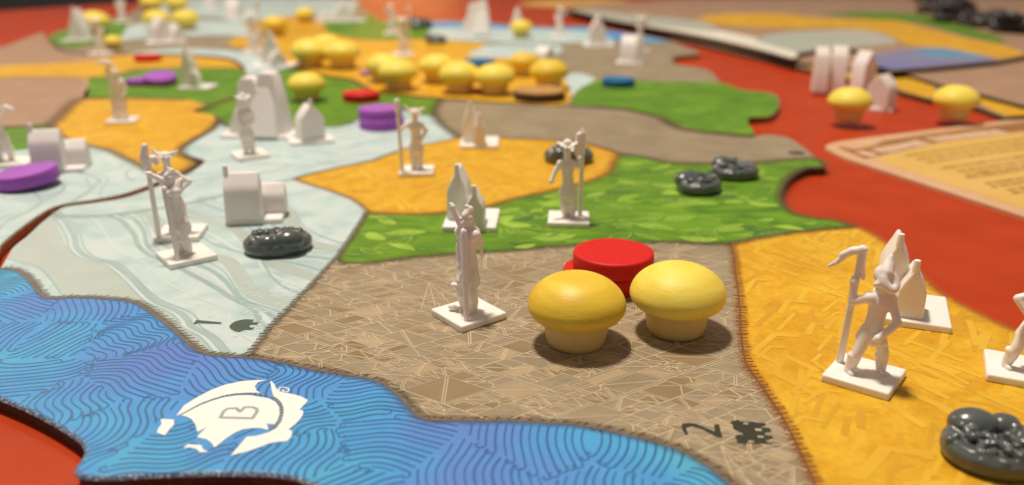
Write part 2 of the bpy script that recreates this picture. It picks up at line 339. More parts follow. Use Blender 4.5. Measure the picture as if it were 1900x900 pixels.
# the middle ice runs round the west end of the rock
Rg['rock_mid'] = ground(np.concatenate([L['rockW'][::-1], L['seamA5'][1:], L['seamA6'][1:], L['rockE'][1:], rev('forN')[1:], rev('wheatN2')[1:-1]]))
k808 = len(L['rockW']) // 5 * 2
rw_top = L['rockW'][:k808 + 1]
Rg['forest_mid'] = ground(np.concatenate([L['midForS'], rw_top[::-1][1:], rev('seamA4')[1:], rev('seamA3')[1:-1]]))
rw_low = L['rockW'][k808:]
Rg['ice_mid'] = ground(np.concatenate([L['grey'], L['wheatN1'][1:], rw_low[::-1][1:], rev('midForS')[1:], rev('seamB')[1:-1]]))
tileA_px = np.concatenate([sea_edge_px, [(2060, 1060)], rev('fieldE'), rev('forNedge')[1:], rev('rockE')[1:], rev('seamA6')[1:], rev('seamA5')[1:], rev('seamA4')[1:], rev('seamA3')[1:], rev('seamB')[1:], rev('seamA')[1:]])
tileL_px = np.concatenate([L['seamL1'], L['seamL2'][1:], L['seamL3'][1:], L['seamL4'][1:], L['seamL5'][1:], pl_([(104, 90), (84, 70), (77, 61), (33, 77), (0, 88), (-80, 105), (-200, 140)])[1:], [(-330, 300), (-250, 480)]])
tileC_front = np.concatenate([pl_([(108, 87), (130, 96), (180, 98), (240, 98), (308, 100), (360, 102), (424, 108), (452, 123), (461, 141), (468, 146)]), pl_([(468, 146), (500, 134), (540, 125), (600, 138), (655, 147), (700, 168), (760, 175), (820, 181), (950, 190), (1058, 195), (1119, 197), (1170, 203), (1221, 215), (1243, 226), (1261, 235), (1298, 242), (1349, 247), (1400, 249)])[1:],
    pl_([(1400, 249), (1393, 240), (1388, 229), (1390, 218), (1420, 216), (1436, 210), (1446, 193), (1440, 177), (1421, 171), (1375, 166), (1339, 154), (1331, 146), (1318, 133), (1298, 126), (1262, 121), (1247, 113), (1256, 104), (1298, 99), (1272, 87), (1234, 74), (1124, 54), (1078, 48), (1027, 50), (991, 48), (930, 44), (830, 38), (760, 36), (708, 38), (690, 27), (668, 12), (648, -2), (600, -6), (420, -6), (290, -4), (262, 12), (230, 28), (160, 45), (112, 57), (90, 70), (108, 87)])[1:-1]])

GEO = {}
def region(parent, name, outline, m, label=None, z=0.0):
    k = Ink(); k.raw = True; k.poly(outline, z)
    o = k.build(name, M[m], parent, None)
    if label: o['label'] = label
    return o
def centre(P): return (float(P[:, 0].min() + P[:, 0].max()) / 2, float(P[:, 1].min() + P[:, 1].max()) / 2)
def rim(parent, name, line, m, closed=False, out=0.035, drop=0.045, z=0.0, side=1):
    P = np.asarray(line, float)
    if closed: P = np.concatenate([P, P[:1]])
    T = np.gradient(P, axis=0); T /= (np.hypot(T[:, 0], T[:, 1]) + 1e-9)[:, None]
    N = np.stack([T[:, 1], -T[:, 0]], 1) * side
    v = []; f = []
    for p, n in zip(P, N):
        v += [(p[0] - n[0] * 0.02, p[1] - n[1] * 0.02, z + 0.001), (p[0] + n[0] * out * 0.55, p[1] + n[1] * out * 0.55, z - drop * 0.25), (p[0] + n[0] * out, p[1] + n[1] * out, z - drop)]
    for k in range(len(P) - 1):
        a = 3 * k; f += [(a, a + 3, a + 4, a + 1), (a + 1, a + 4, a + 5, a + 2)]
    me = pymesh(name, v, f, M[m], True, wloc(parent)); return mobj(name, me, parent)
def signed_area(P): return 0.5 * np.sum(P[:, 0] * np.roll(P[:, 1], -1) - np.roll(P[:, 0], -1) * P[:, 1])
def tile(name, outline, label, edge='core', z=0.0, t=0.255, cat='board tile', group=None):
    c = centre(outline)
    th = thing(name, (c[0], c[1], z - t), 0, label, cat, group)
    bm = slab(outline, z - t, z - 0.006)
    for v in bm.verts: v.co -= Vector((c[0], c[1], z - t))
    mobj('card_core', bmmesh('card_core', bm, M[edge]), th)
    side = 1 if signed_area(outline) > 0 else -1
    rim(th, 'worn_rim', outline, 'rim_tan', True, z=z, side=side)
    return th

PA = ground(tileA_px)
A = tile('map_tile', PA, 'large near map tile with blue sea, grey rock and the white ship emblem', group='interlocking map tiles')
PL = ground(tileL_px)
TL = tile('map_tile', PL, 'map tile on the left under the tilted purple disc and the flag figure', edge='core_lit', group='interlocking map tiles')
PC = ground(tileC_front)
TC = tile('map_tile', PC, 'blurred far map tile crowded with the yellow mushroom pieces', edge='core_tan', group='interlocking map tiles')

reg = {}
reg['sea'] = region(A, 'sea_region', Rg['sea'], 'sea', 'blue sea covered in curling wave lines')
reg['ice_front'] = region(A, 'ice_region', Rg['ice_front'], 'ice', 'pale ice field marked with the numeral 1')
reg['rock_front'] = region(A, 'rock_region', Rg['rock_front'], 'rock', 'grey brown rock field marked with the numeral 2')
reg['forest_front'] = region(A, 'forest_region', Rg['forest_front'], 'forest', 'bright green leafy field nearest the camera')
reg['field_right'] = region(A, 'wheat_region', Rg['field_right'], 'field', 'golden field at the right edge of the tile')
reg['field_mid'] = region(A, 'wheat_region', Rg['field_mid'], 'field', 'golden field in the middle of the tile')
reg['ice_mid'] = region(A, 'ice_region', Rg['ice_mid'], 'ice', 'pale ice field under the castle')
reg['rock_mid'] = region(A, 'rock_region', Rg['rock_mid'], 'rock', 'plain grey brown rock field behind')
reg['forest_mid'] = region(A, 'forest_region', Rg['forest_mid'], 'forest', 'green field under the purple stack')
sea_rim = rim(A, 'worn_highlit_sea_rim', ground(sea_edge_px), 'rim_sea', out=0.04, drop=0.05, z=0.003, side=1)

def patch(parent, name, px, m, z=0.0, sm=True, clip=None):
    P = pl_(list(px) + [px[0]])[:-1] if sm else np.array(px, float)
    return region(parent, name, ground(P, z), m, z=z)
# left tile
l1, l2, l3, l4 = L['seamL1'], L['seamL2'], L['seamL3'], L['seamL4']
wheatL_bot = pl_([(95, 229), (110, 250), (135, 263), (166, 271), (205, 280), (232, 294), (258, 306), (280, 320), (304, 331)])
region(TL, 'wheat_region', ground(np.concatenate([wheatL_bot, l2[1:], l3[1:len(l3) // 2], pl_([(358, 206), (376, 193), (345, 185), (250, 182), (166, 182), (138, 190), (115, 212), (95, 229)])[1:-1]])), 'field')
region(TL, 'ice_region', ground(np.concatenate([[(-250, 480)], l1, wheatL_bot[::-1][1:-12], pl_([(150, 266), (110, 268), (60, 276), (0, 284), (-90, 300), (-330, 320)])[0:]])), 'ice')
region(TL, 'forest_region', ground(np.concatenate([pl_([(-330, 320), (-90, 300), (0, 284), (60, 276), (110, 268), (150, 266)]), wheatL_bot[::-1][-13:], pl_([(95, 229), (60, 234), (0, 236), (-100, 240), (-330, 275)])[1:]])), 'forest')
region(TL, 'rock_region', ground(pl_([(-330, 275), (-100, 240), (0, 236), (60, 234), (95, 229), (115, 212), (138, 190), (160, 183), (164, 160), (148, 147), (75, 143), (0, 145), (-100, 158), (-270, 190)])), 'mauve')
stripN = pl_([(-210, 145), (-100, 130), (0, 122), (100, 117), (166, 112), (240, 102), (308, 104)])
stripS = pl_([(448, 128), (420, 126), (378, 126), (307, 126), (256, 128), (220, 138), (163, 144), (77, 143), (0, 145), (-100, 158), (-270, 190)])
region(TL, 'wheat_region', ground(np.concatenate([stripN, l4[::-1][1:-6], stripS])), 'field')
region(TL, 'forest_region', ground(np.concatenate([stripS[:37], pl_([(163, 144), (164, 160), (160, 183), (250, 182), (345, 185), (376, 193), (384, 195)])[1:], l3[18:], l4[1:8]])), 'forest')
region(TL, 'rock_region', ground(np.concatenate([stripN, L['seamL5'][1:], pl_([(104, 90), (84, 70), (77, 61), (33, 77), (0, 88), (-80, 105), (-210, 145)])[1:-1]])), 'mauve')
# far tile
region(TC, 'base_region', PC, 'rock')
far = [
    ('forest_region', 'forest', [(1058, 195), (1119, 197), (1170, 203), (1221, 215), (1243, 226), (1298, 242), (1349, 247), (1398, 249), (1388, 229), (1391, 219), (1420, 216), (1436, 210), (1445, 193), (1438, 178), (1420, 172), (1375, 167), (1339, 154), (1247, 152), (1170, 148), (1106, 149), (1075, 165)]),
    ('ice_region', 'ice', [(1038, 140), (1075, 136), (1104, 147), (1078, 163), (1056, 180), (1040, 176)]),
    ('wheat_region', 'field', [(540, 125), (600, 138), (655, 147), (700, 168), (760, 175), (820, 181), (950, 190), (1050, 192), (1050, 150), (1000, 118), (950, 108), (905, 100), (902, 82), (860, 77), (764, 72), (690, 75), (640, 68), (600, 58), (521, 56), (480, 80), (500, 110)]),
    ('ice_region', 'ice', [(902, 84), (940, 82), (1030, 84), (1040, 96), (990, 118), (950, 108), (870, 104)]),
    ('forest_region', 'forest', [(598, 58), (640, 67), (690, 74), (760, 72), (810, 72), (806, 50), (760, 38), (708, 39), (690, 28), (640, 36), (600, 42)]),
    ('ice_region', 'ice', [(805, 73), (905, 77), (1010, 80), (1140, 76), (1120, 60), (1050, 55), (900, 52), (800, 54)]),
    ('sea_region', 'sea', [(800, 52), (900, 52), (1050, 55), (1110, 62), (1150, 76), (1234, 78), (1225, 73), (1124, 56), (1078, 50), (1027, 52), (930, 46), (830, 41), (790, 44)]),
    ('ice_region', 'ice', [(230, 100), (308, 99), (360, 101), (424, 107), (452, 122), (461, 140), (500, 133), (535, 124), (500, 108), (430, 94), (330, 90)]),
    ('wheat_region', 'field', [(425, 76), (440, 68), (470, 66), (478, 80), (460, 88), (430, 86)]),
    ('ice_region', 'ice', [(225, 75), (235, 50), (300, 40), (420, 38), (480, 50), (470, 66), (400, 66), (300, 68)]),
    ('wheat_region', 'field', [(470, 60), (520, 56), (600, 56), (598, 44), (560, 30), (480, 30), (450, 44)]),
    ('forest_region', 'forest', [(112, 84), (90, 72), (112, 59), (160, 47), (230, 40), (228, 62), (190, 78), (140, 86)]),
    ('ice_region', 'ice', [(300, 30), (400, 32), (450, 40), (560, 28), (640, 30), (660, 12), (645, -1), (420, -4), (300, 0)]),
]
for k, (nm, mt, px) in enumerate(far):
    patch(TC, nm, px, mt, z=0.004 + 0.004 * k)

# ---- printed borders: soft shade, line, stitches
ZJ = [0]
def border(parent, name, line_px, shade=None, sw=0.16, line=None, lw=0.04, tick=None, tlen=0.10, tstep=0.14, tside=1, slant=0.5, z=0.006, both=False, tw=0.022):
    P = ground(line_px)
    d = np.concatenate([[0], np.cumsum(np.hypot(*np.diff(P, axis=0).T))])
    n = max(3, int(d[-1] / 0.06)); s = np.linspace(0, d[-1], n)
    P = np.stack([np.interp(s, d, P[:, 0]), np.interp(s, d, P[:, 1])], 1)
    T = np.gradient(P, axis=0); T /= (np.hypot(T[:, 0], T[:, 1]) + 1e-9)[:, None]; N = np.stack([-T[:, 1], T[:, 0]], 1)
    if shade:
        ZJ[0] += 1; zj = 0.00004 * ZJ[0]; v = []; f = []; a = []
        for p, q in zip(P, N):
            for k, al in ((-1, 0), (0, 1), (1, 0)):
                v.append((p[0] + q[0] * sw * k, p[1] + q[1] * sw * k, z - 0.0020 + zj)); a.append(al)
        for k in range(len(P) - 1):
            b = 3 * k; f += [(b, b + 3, b + 4, b + 1), (b + 1, b + 4, b + 5, b + 2)]
        me = pymesh('border_shade', v, f, M[shade], org=wloc(parent))
        at_ = me.attributes.new('ink', 'FLOAT', 'POINT'); at_.data.foreach_set('value', a)
        mobj('border_shade', me, parent, 'stuff')
    if line:
        k = Ink(); k.line(P, lw, z + 0.003); k.build('border_line', M[line], parent, None)
    if tick:
        k = Ink(); rr = random.Random(len(P))
        for u in np.arange(tstep / 2, d[-1], tstep):
            i = int(u / d[-1] * (n - 1)); p = P[i]; q = N[i] * tside; t = T[i]
            l = tlen * rr.uniform(0.75, 1.25)
            st = -l if both else 0.0
            a0 = p + q * st * 0.6 - t * slant * st * 0.6; b0 = p + q * l - t * slant * l + t * rr.uniform(-0.015, 0.015)
            k.line([a0, (a0 + b0) / 2, b0], tw, z + 0.005)
        k.build('stitches', M[tick], parent, 'stuff')
border(A, 'shore', L['shore'], 'fadebrown', 0.12, 'shoreink', 0.085, 'darkink', 0.13, 0.135, 1, -0.7)
border(A, 'shore', L['shore2'], 'fadebrown', 0.16, 'shoreink', 0.06, 'darkink', 0.10, 0.16, 1, -0.5)
border(A, 'diag', L['diag'], 'fadebrown', 0.12, 'shoreink', 0.035, 'darkink', 0.10, 0.125, 1, 0.3, tw=0.028)
border(A, 'fieldw', L['fieldW'], 'fadeorange', 0.17, 'redink', 0.032, 'redink', 0.12, 0.110, 1, 0.15, both=True)
border(A, 'for', forS, 'fadebrown', 0.20, None)
border(A, 'for', L['forS2'], 'fadebrown', 0.22, 'redink', 0.03)
border(A, 'fe', L['fieldE'], 'fadeorange', 0.16)
border(A, 'wheatE', L['wheatE'], 'fadeorange', 0.26, 'redink', 0.04)
border(A, 'wheatN', L['wheatN1'], 'fadebrown', 0.16, 'shoreink', 0.05)
border(A, 'wheatN', L['wheatN2'], 'fadebrown', 0.22, 'redink', 0.05)
border(A, 'iceS', L['iceS'], 'fadeorange', 0.16, 'shoreink', 0.05)
border(A, 'grey', L['grey'], 'fadeteal', 0.14, 'iceink', 0.08)
border(A, 'forN', L['forN'], 'fadebrown', 0.30, 'shoreink', 0.05)
border(A, 'fne', L['forNedge'], 'fadebrown', 0.22)
border(A, 'mid', L['midForS'], 'fadebrown', 0.2)
border(A, 'rw', L['rockW'], 'fadebrown', 0.3)
border(A, 'a4', L['seamA4'], 'fadebrown', 0.4); border(A, 'a6', L['seamA6'], 'fadebrown', 0.4)
border(TL, 'w', wheatL_bot, 'fadebrown', 0.25, 'shoreink', 0.07)
border(TL, 'w', stripS, 'fadebrown', 0.3, 'shoreink', 0.08)
border(TL, 'w', pl_([(345, 185), (250, 182), (160, 183), (138, 190), (115, 212), (95, 229), (60, 234), (0, 236), (-100, 240)]), 'fadebrown', 0.45, 'redink', 0.09)
border(TL, 'w', l2, 'fadebrown', 0.3)

# ---- sea: wave lines that end in curls
rng = np.random.default_rng(11)
def P_(zx, zy, ox, oy, s): return (ox + zx / s, oy + zy / s)
def emb(pts): return ground([P_(a, b, 280, 690, 5.625) for a, b in pts])
sail_top = emb([(262, 465), (350, 350), (480, 270), (620, 195), (780, 135), (950, 100), (1100, 88), (1210, 88), (1120, 110), (1085, 150), (1100, 195), (1145, 225), (1090, 220), (1000, 220), (880, 228), (760, 248), (640, 283), (500, 338), (390, 398), (300, 448)])
sail_low = emb([(315, 457), (400, 412), (510, 354), (650, 301), (770, 266), (900, 248), (1040, 246), (1120, 262), (1230, 280), (1300, 315), (1338, 370), (1343, 440), (1320, 510), (1290, 550), (1220, 545), (1205, 530), (1230, 610), (1150, 590), (1060, 588), (950, 605), (870, 640), (780, 700), (700, 765), (665, 792), (630, 740), (580, 705), (480, 685), (520, 640), (590, 577), (485, 630), (470, 560), (430, 500), (380, 470)])
hull = emb([(830, 875), (900, 800), (1000, 680), (1100, 672), (1230, 635), (1310, 590), (1362, 520), (1388, 430), (1382, 370), (1347, 308), (1280, 255), (1262, 200), (1245, 90), (1285, 125), (1312, 182), (1340, 205), (1400, 222), (1480, 235), (1570, 260), (1640, 300), (1600, 345), (1550, 395), (1595, 415), (1575, 470), (1510, 545), (1435, 605), (1475, 620), (1465, 680), (1420, 725), (1300, 735), (1230, 750), (1130, 790), (1000, 835)])
flag1 = emb([(100, 495), (240, 500), (240, 555), (195, 600), (145, 665), (62, 635), (80, 590), (115, 545)])
flag2 = emb([(335, 800), (385, 758), (470, 765), (530, 770), (540, 810), (595, 835), (520, 845), (470, 805), (400, 790)])
holes = [sail_top, sail_low, hull, flag1, flag2]
sea = Rg['sea']
x0, y0 = sea.min(0); x1, y1 = sea.max(0)
seeds = []
for _ in range(4000):
    p = rng.uniform((x0, y0), (x1, y1))
    if inside(p, sea)[0] and all(math.hypot(p[0] - q[0], p[1] - q[1]) > 1.12 for q in seeds): seeds.append(p)
seeds = np.array(seeds)
waves = Ink(); pale = Ink(); SP = 0.120
def spiral(k, p, ang, r, turn, w, z):
    t = np.linspace(0, 1, 14); a = ang + turn * t * 4.8; rad = r * (1 - 0.80 * t)
    c = np.array(p) + np.array([math.cos(ang + math.pi), math.sin(ang + math.pi)]) * r
    pts = c + np.stack([np.cos(a) * rad, np.sin(a) * rad], 1)
    k.clipped(pts, w, z, [sea], holes)
for ci, s in enumerate(seeds):
    th = rng.uniform(0, 2 * math.pi); dist = rng.uniform(0.9, 2.6)
    c = s + dist * np.array([math.cos(th), math.sin(th)])
    amp = rng.uniform(0.01, 0.10); wl = rng.uniform(0.8, 1.6); ph = rng.uniform(0, 6.3)
    turn = 1 if rng.random() < 0.5 else -1; gapw = rng.choice([0.02, 0.02, 0.08, 0.14])
    for k in range(int((dist + 1.6) / SP)):
        r = k * SP + rng.uniform(-0.012, 0.012)
        if r < 0.1 or abs(r - dist) > 1.5: continue
        half = 1.6 / max(r, 0.5); n = max(14, int(2 * half * r / 0.03))
        a = th + math.pi + np.linspace(-half, half, n)
        arc = (a - th - math.pi) * r
        rr = r + amp * np.sin(arc * 2 * math.pi / wl + ph) + 0.15 * amp * np.sin(arc * 9 + ci)
        pts = c + np.stack([np.cos(a) * rr, np.sin(a) * rr], 1)
        d2 = ((pts[:, None, :] - seeds[None]) ** 2).sum(2)
        own = d2.argmin(1) == ci; two = np.sqrt(np.sort(d2, 1)[:, :2]); own &= (two[:, 1] - two[:, 0]) > gapw
        own &= inside(pts, sea)
        for h in holes: own &= ~inside(pts, h)
        i = 0
        while i < n:
            if own[i]:
                j = i
                while j < n and own[j]: j += 1
                if j - i > 7:
                    waves.line(pts[i:j], 0.030 * rng.uniform(0.75, 1.3), 0.006)
                    if j < n and rng.random() < 0.65 and j - i > 14:
                        tg = pts[j - 1] - pts[j - 3]; an = math.atan2(tg[1], tg[0]) - turn * math.pi / 2
                        spiral(waves, pts[j - 1], an, rng.uniform(0.065, 0.10), turn, 0.026, 0.0062)
                    if i > 0 and rng.random() < 0.22 and j - i > 14:
                        tg = pts[i] - pts[i + 2]; an = math.atan2(tg[1], tg[0]) + turn * math.pi / 2
                        spiral(waves, pts[i], an, rng.uniform(0.06, 0.09), -turn, 0.028, 0.0062)
                    if rng.random() < 0.0:
                        off = pts[i:j] + (pts[i:j] - c) / rr[i:j, None] * 0.045
                        pale.clipped(off[::2], 0.03, 0.0045, [sea], holes)
                i = j
            else: i += 1
waves.build('wave_lines', M['seaink'], reg['sea'])
# ---- ship emblem with the letter B
k = Ink()
for h in holes: k.poly(h, 0.009)
k.line(smooth_line(emb([(1335, 200), (1345, 170), (1400, 165), (1440, 185), (1420, 212), (1375, 205), (1385, 185)])), 0.022, 0.009)
k.build('ship_emblem', M['emblem'], reg['sea'], None)
k = Ink()
B = emb([(725, 480), (760, 415), (800, 388), (890, 382), (930, 420), (980, 372), (1060, 372), (1104, 390), (1110, 415), (1062, 488)])
B = np.concatenate([B, B[:1]])
for i in range(len(B) - 1):
    t = B[i + 1] - B[i]; t = t / np.hypot(*t) * 0.012
    k.line([B[i] - t, (B[i] + B[i + 1]) / 2, B[i + 1] + t], 0.052, 0.0125 + 0.0001 * i)
k.build('letter', M['greyink'], reg['sea'], None)
k = Ink()
rope = smooth_line(emb([(1262, 262), (1320, 300), (1362, 365), (1366, 440), (1340, 520), (1295, 572), (1225, 600)]), n=5)
k.line(rope, 0.05, 0.0132)
rope2 = smooth_line(emb([(320, 448), (500, 345), (640, 291), (760, 257), (880, 237), (1000, 229), (1130, 240), (1262, 262)]), n=5)
k.line(rope2, 0.022, 0.0134)
k.build('rope', M['greyink'], reg['sea'], None)
k = Ink()
for ln, w in ((rope, 0.05), (rope2[14:], 0.03)):
    for i in range(0, len(ln) - 2, 2): k.line([ln[i], (ln[i] + ln[i + 1]) / 2, ln[i + 1]], w, 0.0139)
k.build('rope_strands', M['greenink'], reg['sea'])

# ---- rock: angular chalk lines, darker and paler facets
rock = Rg['rock_front']
rl = Ink(); rd = Ink(); rm = Ink(); rnd = random.Random(5)
def seg(k, a, b, w, z, poly):
    n = max(3, int(math.hypot(b[0] - a[0], b[1] - a[1]) / 0.04)); t = np.linspace(0, 1, n)[:, None]
    k.clipped(np.array(a) * (1 - t) + np.array(b) * t, w, z, [poly])
UA = R(33)
def uv(u, v): return np.array([rc[0] + (u + v) * math.cos(UA), rc[1] + (u - v) * math.sin(UA)])
rc = rock.mean(0)
def quad(k, u0, v0, u1, v1, z):
    P4 = np.array([uv(u0, v0), uv(u1, v0), uv(u1, v1), uv(u0, v1)])
    if inside(P4, rock).all(): k.poly(P4, z)
def ln(u0, v0, u1, v1, w=1.0): seg(rl, uv(u0, v0), uv(u1, v1), 0.0205 * w * rnd.uniform(0.8, 1.2), 0.006, rock)
def cell(u0, v0, u1, v1, depth):
    du, dv = u1 - u0, v1 - v0
    if (max(du, dv) > 0.78 and depth < 9) or (max(du, dv) > 0.36 and rnd.random() < 0.66 and depth < 9):
        f = rnd.uniform(0.3, 0.7); g = rnd.random() < 0.35; e = 0.055 if g else 0.0
        if du > dv:
            m = u0 + du * f; sk = rnd.uniform(-0.10, 0.10)
            ln(m, v0, m, v1)
            if g: ln(m + e, v0, m + e, v1)
            cell(u0, v0, m, v1, depth + 1); cell(m + e, v0, u1, v1, depth + 1)
        else:
            m = v0 + dv * f; ln(u0, m, u1, m)
            if g: ln(u0, m + e, u1, m + e)
            cell(u0, v0, u1, m, depth + 1); cell(u0, m + e, u1, v1, depth + 1)
        return
    q = rnd.random(); i_ = 0.06
    if q < 0.24: quad(rd, u0 + 0.02, v0 + 0.02, u1 - 0.02, v1 - 0.02, 0.004)
    elif q < 0.36: quad(rm, u0 + 0.02, v0 + 0.02, u1 - 0.02, v1 - 0.02, 0.0045)
    q = rnd.random()
    if q < 0.22 and min(du, dv) > 0.2:
        ln(u0 + i_, v0 + i_, u1 - i_, v0 + i_); ln(u1 - i_, v0 + i_, u1 - i_, v1 - i_)
        if rnd.random() < 0.6: ln(u0 + 2 * i_, v0 + 2 * i_, u1 - 2 * i_, v0 + 2 * i_, 0.8); ln(u1 - 2 * i_, v0 + 2 * i_, u1 - 2 * i_, v1 - 2 * i_, 0.8)
    elif q < 0.44: ln(u0, v0, u1, v1)
    elif q < 0.60: ln(u0, v1, u1, v0); ln(u0, v1 - 0.05, u1 - 0.05, v0, 0.8)
    elif q < 0.74:
        m = (u0 + u1) / 2; ln(u0, v0, m, v1); ln(m, v1, u1, v0)
        if rnd.random() < 0.5: ln(u0 + 0.1, v0, m, v1 - 0.09, 0.7); ln(m, v1 - 0.09, u1 - 0.1, v0, 0.7)
    elif q < 0.79:
        n_ = int(du / 0.055)
        for k_ in range(1, n_): ln(u0 + du * k_ / n_, v0 + 0.02, u0 + du * (k_ + 0.4) / n_, v1 - 0.02, 0.55)
    elif q < 0.90: ln((u0 + u1) / 2, v0, u1, (v0 + v1) / 2); ln(u1, (v0 + v1) / 2, (u0 + u1) / 2, v1)
for i in range(-5, 5):
    for j in range(-5, 5):
        u0, v0 = i * 1.35, j * 1.35
        ln(u0, v0, u0 + 1.35, v0, 1.1); ln(u0, v0, u0, v0 + 1.35, 1.1)
        if rnd.random() < 0.06:      # a fan of triangles breaks the grid
            for k_ in range(4): ln(u0 + 1.3, v0 + 0.05, u0 + 0.05 + 0.3 * k_, v0 + 1.28, 0.9)
        cell(u0 + 0.02, v0 + 0.02, u0 + 1.33, v0 + 1.33, 0)
rd.build('dark_facets', M['rockdark'], reg['rock_front']); rm.build('pale_facets', M['rockmid'], reg['rock_front']); rl.build('chalk_lines', M['rockink'], reg['rock_front'])
def zpoly(pts, ox, oy, s): return ground([P_(a, b, ox, oy, s) for a, b in pts])
k = Ink()
k.poly(zpoly([(130, 290), (165, 250), (280, 235), (420, 265), (560, 325), (720, 390), (715, 265), (800, 265), (860, 500), (750, 485), (600, 405), (480, 340), (370, 310), (260, 310), (225, 330), (230, 390), (265, 430), (215, 450), (160, 380)], 1250, 760, 9.5), 0.0098)
k.build('numeral', M['numink'], reg['rock_front'], None)
k = Ink()
k.poly(zpoly([(990, 240), (1020, 205), (1140, 185), (1180, 215), (1400, 225), (1620, 245), (1630, 285), (1545, 300), (1540, 320), (1690, 330), (1725, 395), (1610, 405), (1610, 455), (1740, 470), (1755, 520), (1625, 535), (1625, 575), (1740, 590), (1735, 620), (1430, 610), (1300, 590), (1270, 625), (1120, 590), (1080, 460), (1180, 440), (1250, 465), (1200, 420), (1090, 370), (1050, 350), (1035, 265)], 1250, 760, 9.5), 0.0098)
k.build('castle_icon', M['numink'], reg['rock_front'], None)
k = Ink()
for q in ([(1225, 240), (1315, 246), (1312, 268), (1228, 262)], [(1435, 340), (1545, 350), (1552, 382), (1440, 376)], [(1478, 468), (1582, 476), (1586, 502), (1482, 496)], [(1310, 556), (1412, 562), (1416, 584), (1314, 578)]):
    k.poly(zpoly(q, 1250, 760, 9.5), 0.0122)
k.build('icon_windows', M['rockink'], reg['rock_front'])

# ---- golden field: broad brushed strokes
def field_strokes(poly, parent, n, size, seed):
    r = random.Random(seed); li = Ink(); da = Ink(); X0, Y0 = poly.min(0); X1, Y1 = poly.max(0)
    X1 = min(X1, 11.5); Y0 = max(Y0, 7.5)
    for i in range(n):
        p = np.array([r.uniform(X0, X1), r.uniform(Y0, Y1)])
        if not inside(p, poly)[0]: continue
        zone = math.sin(p[0] * 1.7 + seed) + math.cos(p[1] * 1.3 + p[0] * 0.6)
        an = (R(122) if zone > -0.1 else R(58)) + r.uniform(-0.22, 0.22); l = size * r.uniform(0.7, 1.5)
        d = np.array([math.cos(an), math.sin(an)]) * l; b = an + (1 if zone > 0.5 else -1) * r.uniform(0.8, 1.3)
        e = np.array([math.cos(b), math.sin(b)]) * l * r.uniform(0.3, 0.7)
        k = li if r.random() < 0.60 else da; bent = r.random() < 0.32; w = 0.17 * size * r.uniform(0.6, 1.2)
        for c in range(1):
            o = np.array([-d[1], d[0]]) / l * (0.42 * c) * size
            t = np.linspace(0, 1, 24)[:, None]; zz = 0.0046 if k is da else 0.0060
            k.clipped(p + o + d * (t - 1) if bent else p + o + d * (2 * t - 1) * 0.6, w, zz, [poly])
            if bent: k.clipped(p + o - d / l * w * 0.3 + e * t, w, zz, [poly])
    da.build('dark_strokes', M['fielddark'], parent); li.build('straw_strokes', M['fieldink'], parent)  # darker and lighter strokes of the field print
field_strokes(Rg['field_right'], reg['field_right'], 330, 0.66, 3)
field_strokes(Rg['field_mid'], reg['field_mid'], 240, 0.70, 8)

# ---- forest: leaf shapes with midribs
def leaves(poly, parent, n, size, seed):
    r = random.Random(seed); li = Ink(); pa = Ink(); da = Ink(); X0, Y0 = poly.min(0); X1, Y1 = poly.max(0)
    for i in range(n):
        p = np.array([r.uniform(X0, X1), r.uniform(Y0, Y1)])
        if not inside(p, poly)[0]: continue
        an = r.uniform(-0.9, 0.9); l = size * r.uniform(0.5, 1.25); w = l * r.uniform(0.26, 0.5)
        d = np.array([math.cos(an), math.sin(an)]); nn = np.array([-d[1], d[0]])
        t = np.linspace(-1, 1, 11); up = (1 - t ** 2) ** 1.0; cv = r.uniform(-0.25, 0.25) * l * (1 - t ** 2)
        q = r.random()
        pts = [p + d * l * a + nn * (w * u + c) for a, u, c in zip(t, up, cv)] + [p + d * l * a + nn * (-w * u + c) for a, u, c in zip(t[::-1][1:-1], up[::-1][1:-1], cv[::-1][1:-1])]
        pts = np.array(pts)
        if not inside(pts, poly).all(): continue
        z = 0.0044 + 0.000005 * i
        if q < 0.42: li.poly(pts, z)
        elif q < 0.58: da.poly(pts, z)
        else:
            ou = np.concatenate([pts, pts[:1]]); (pa if q < 0.86 else da).line(ou, 0.030, z)
        mid = np.array([p + d * l * a + nn * c for a, c in zip(t, cv)])
        (da if q < 0.42 else pa).line(mid, 0.020, z + 0.0001, True)
        if q < 0.7:
            for a in (-0.5, -0.1, 0.3):
                b = p + d * l * a; s = w * 0.6
                for sg in (-1, 1): (da if q < 0.42 else li).line([b, b + d * s * 0.6 + nn * sg * s * 0.6, b + d * s + nn * sg * s * 0.85], 0.016, z + 0.0001)
    da.build('dark_leaves', M['leafdark'], parent); li.build('light_leaves', M['leafink'], parent); pa.build('pale_leaf_lines', M['leafpale'], parent)
leaves(Rg['forest_front'], reg['forest_front'], 430, 0.46, 21)

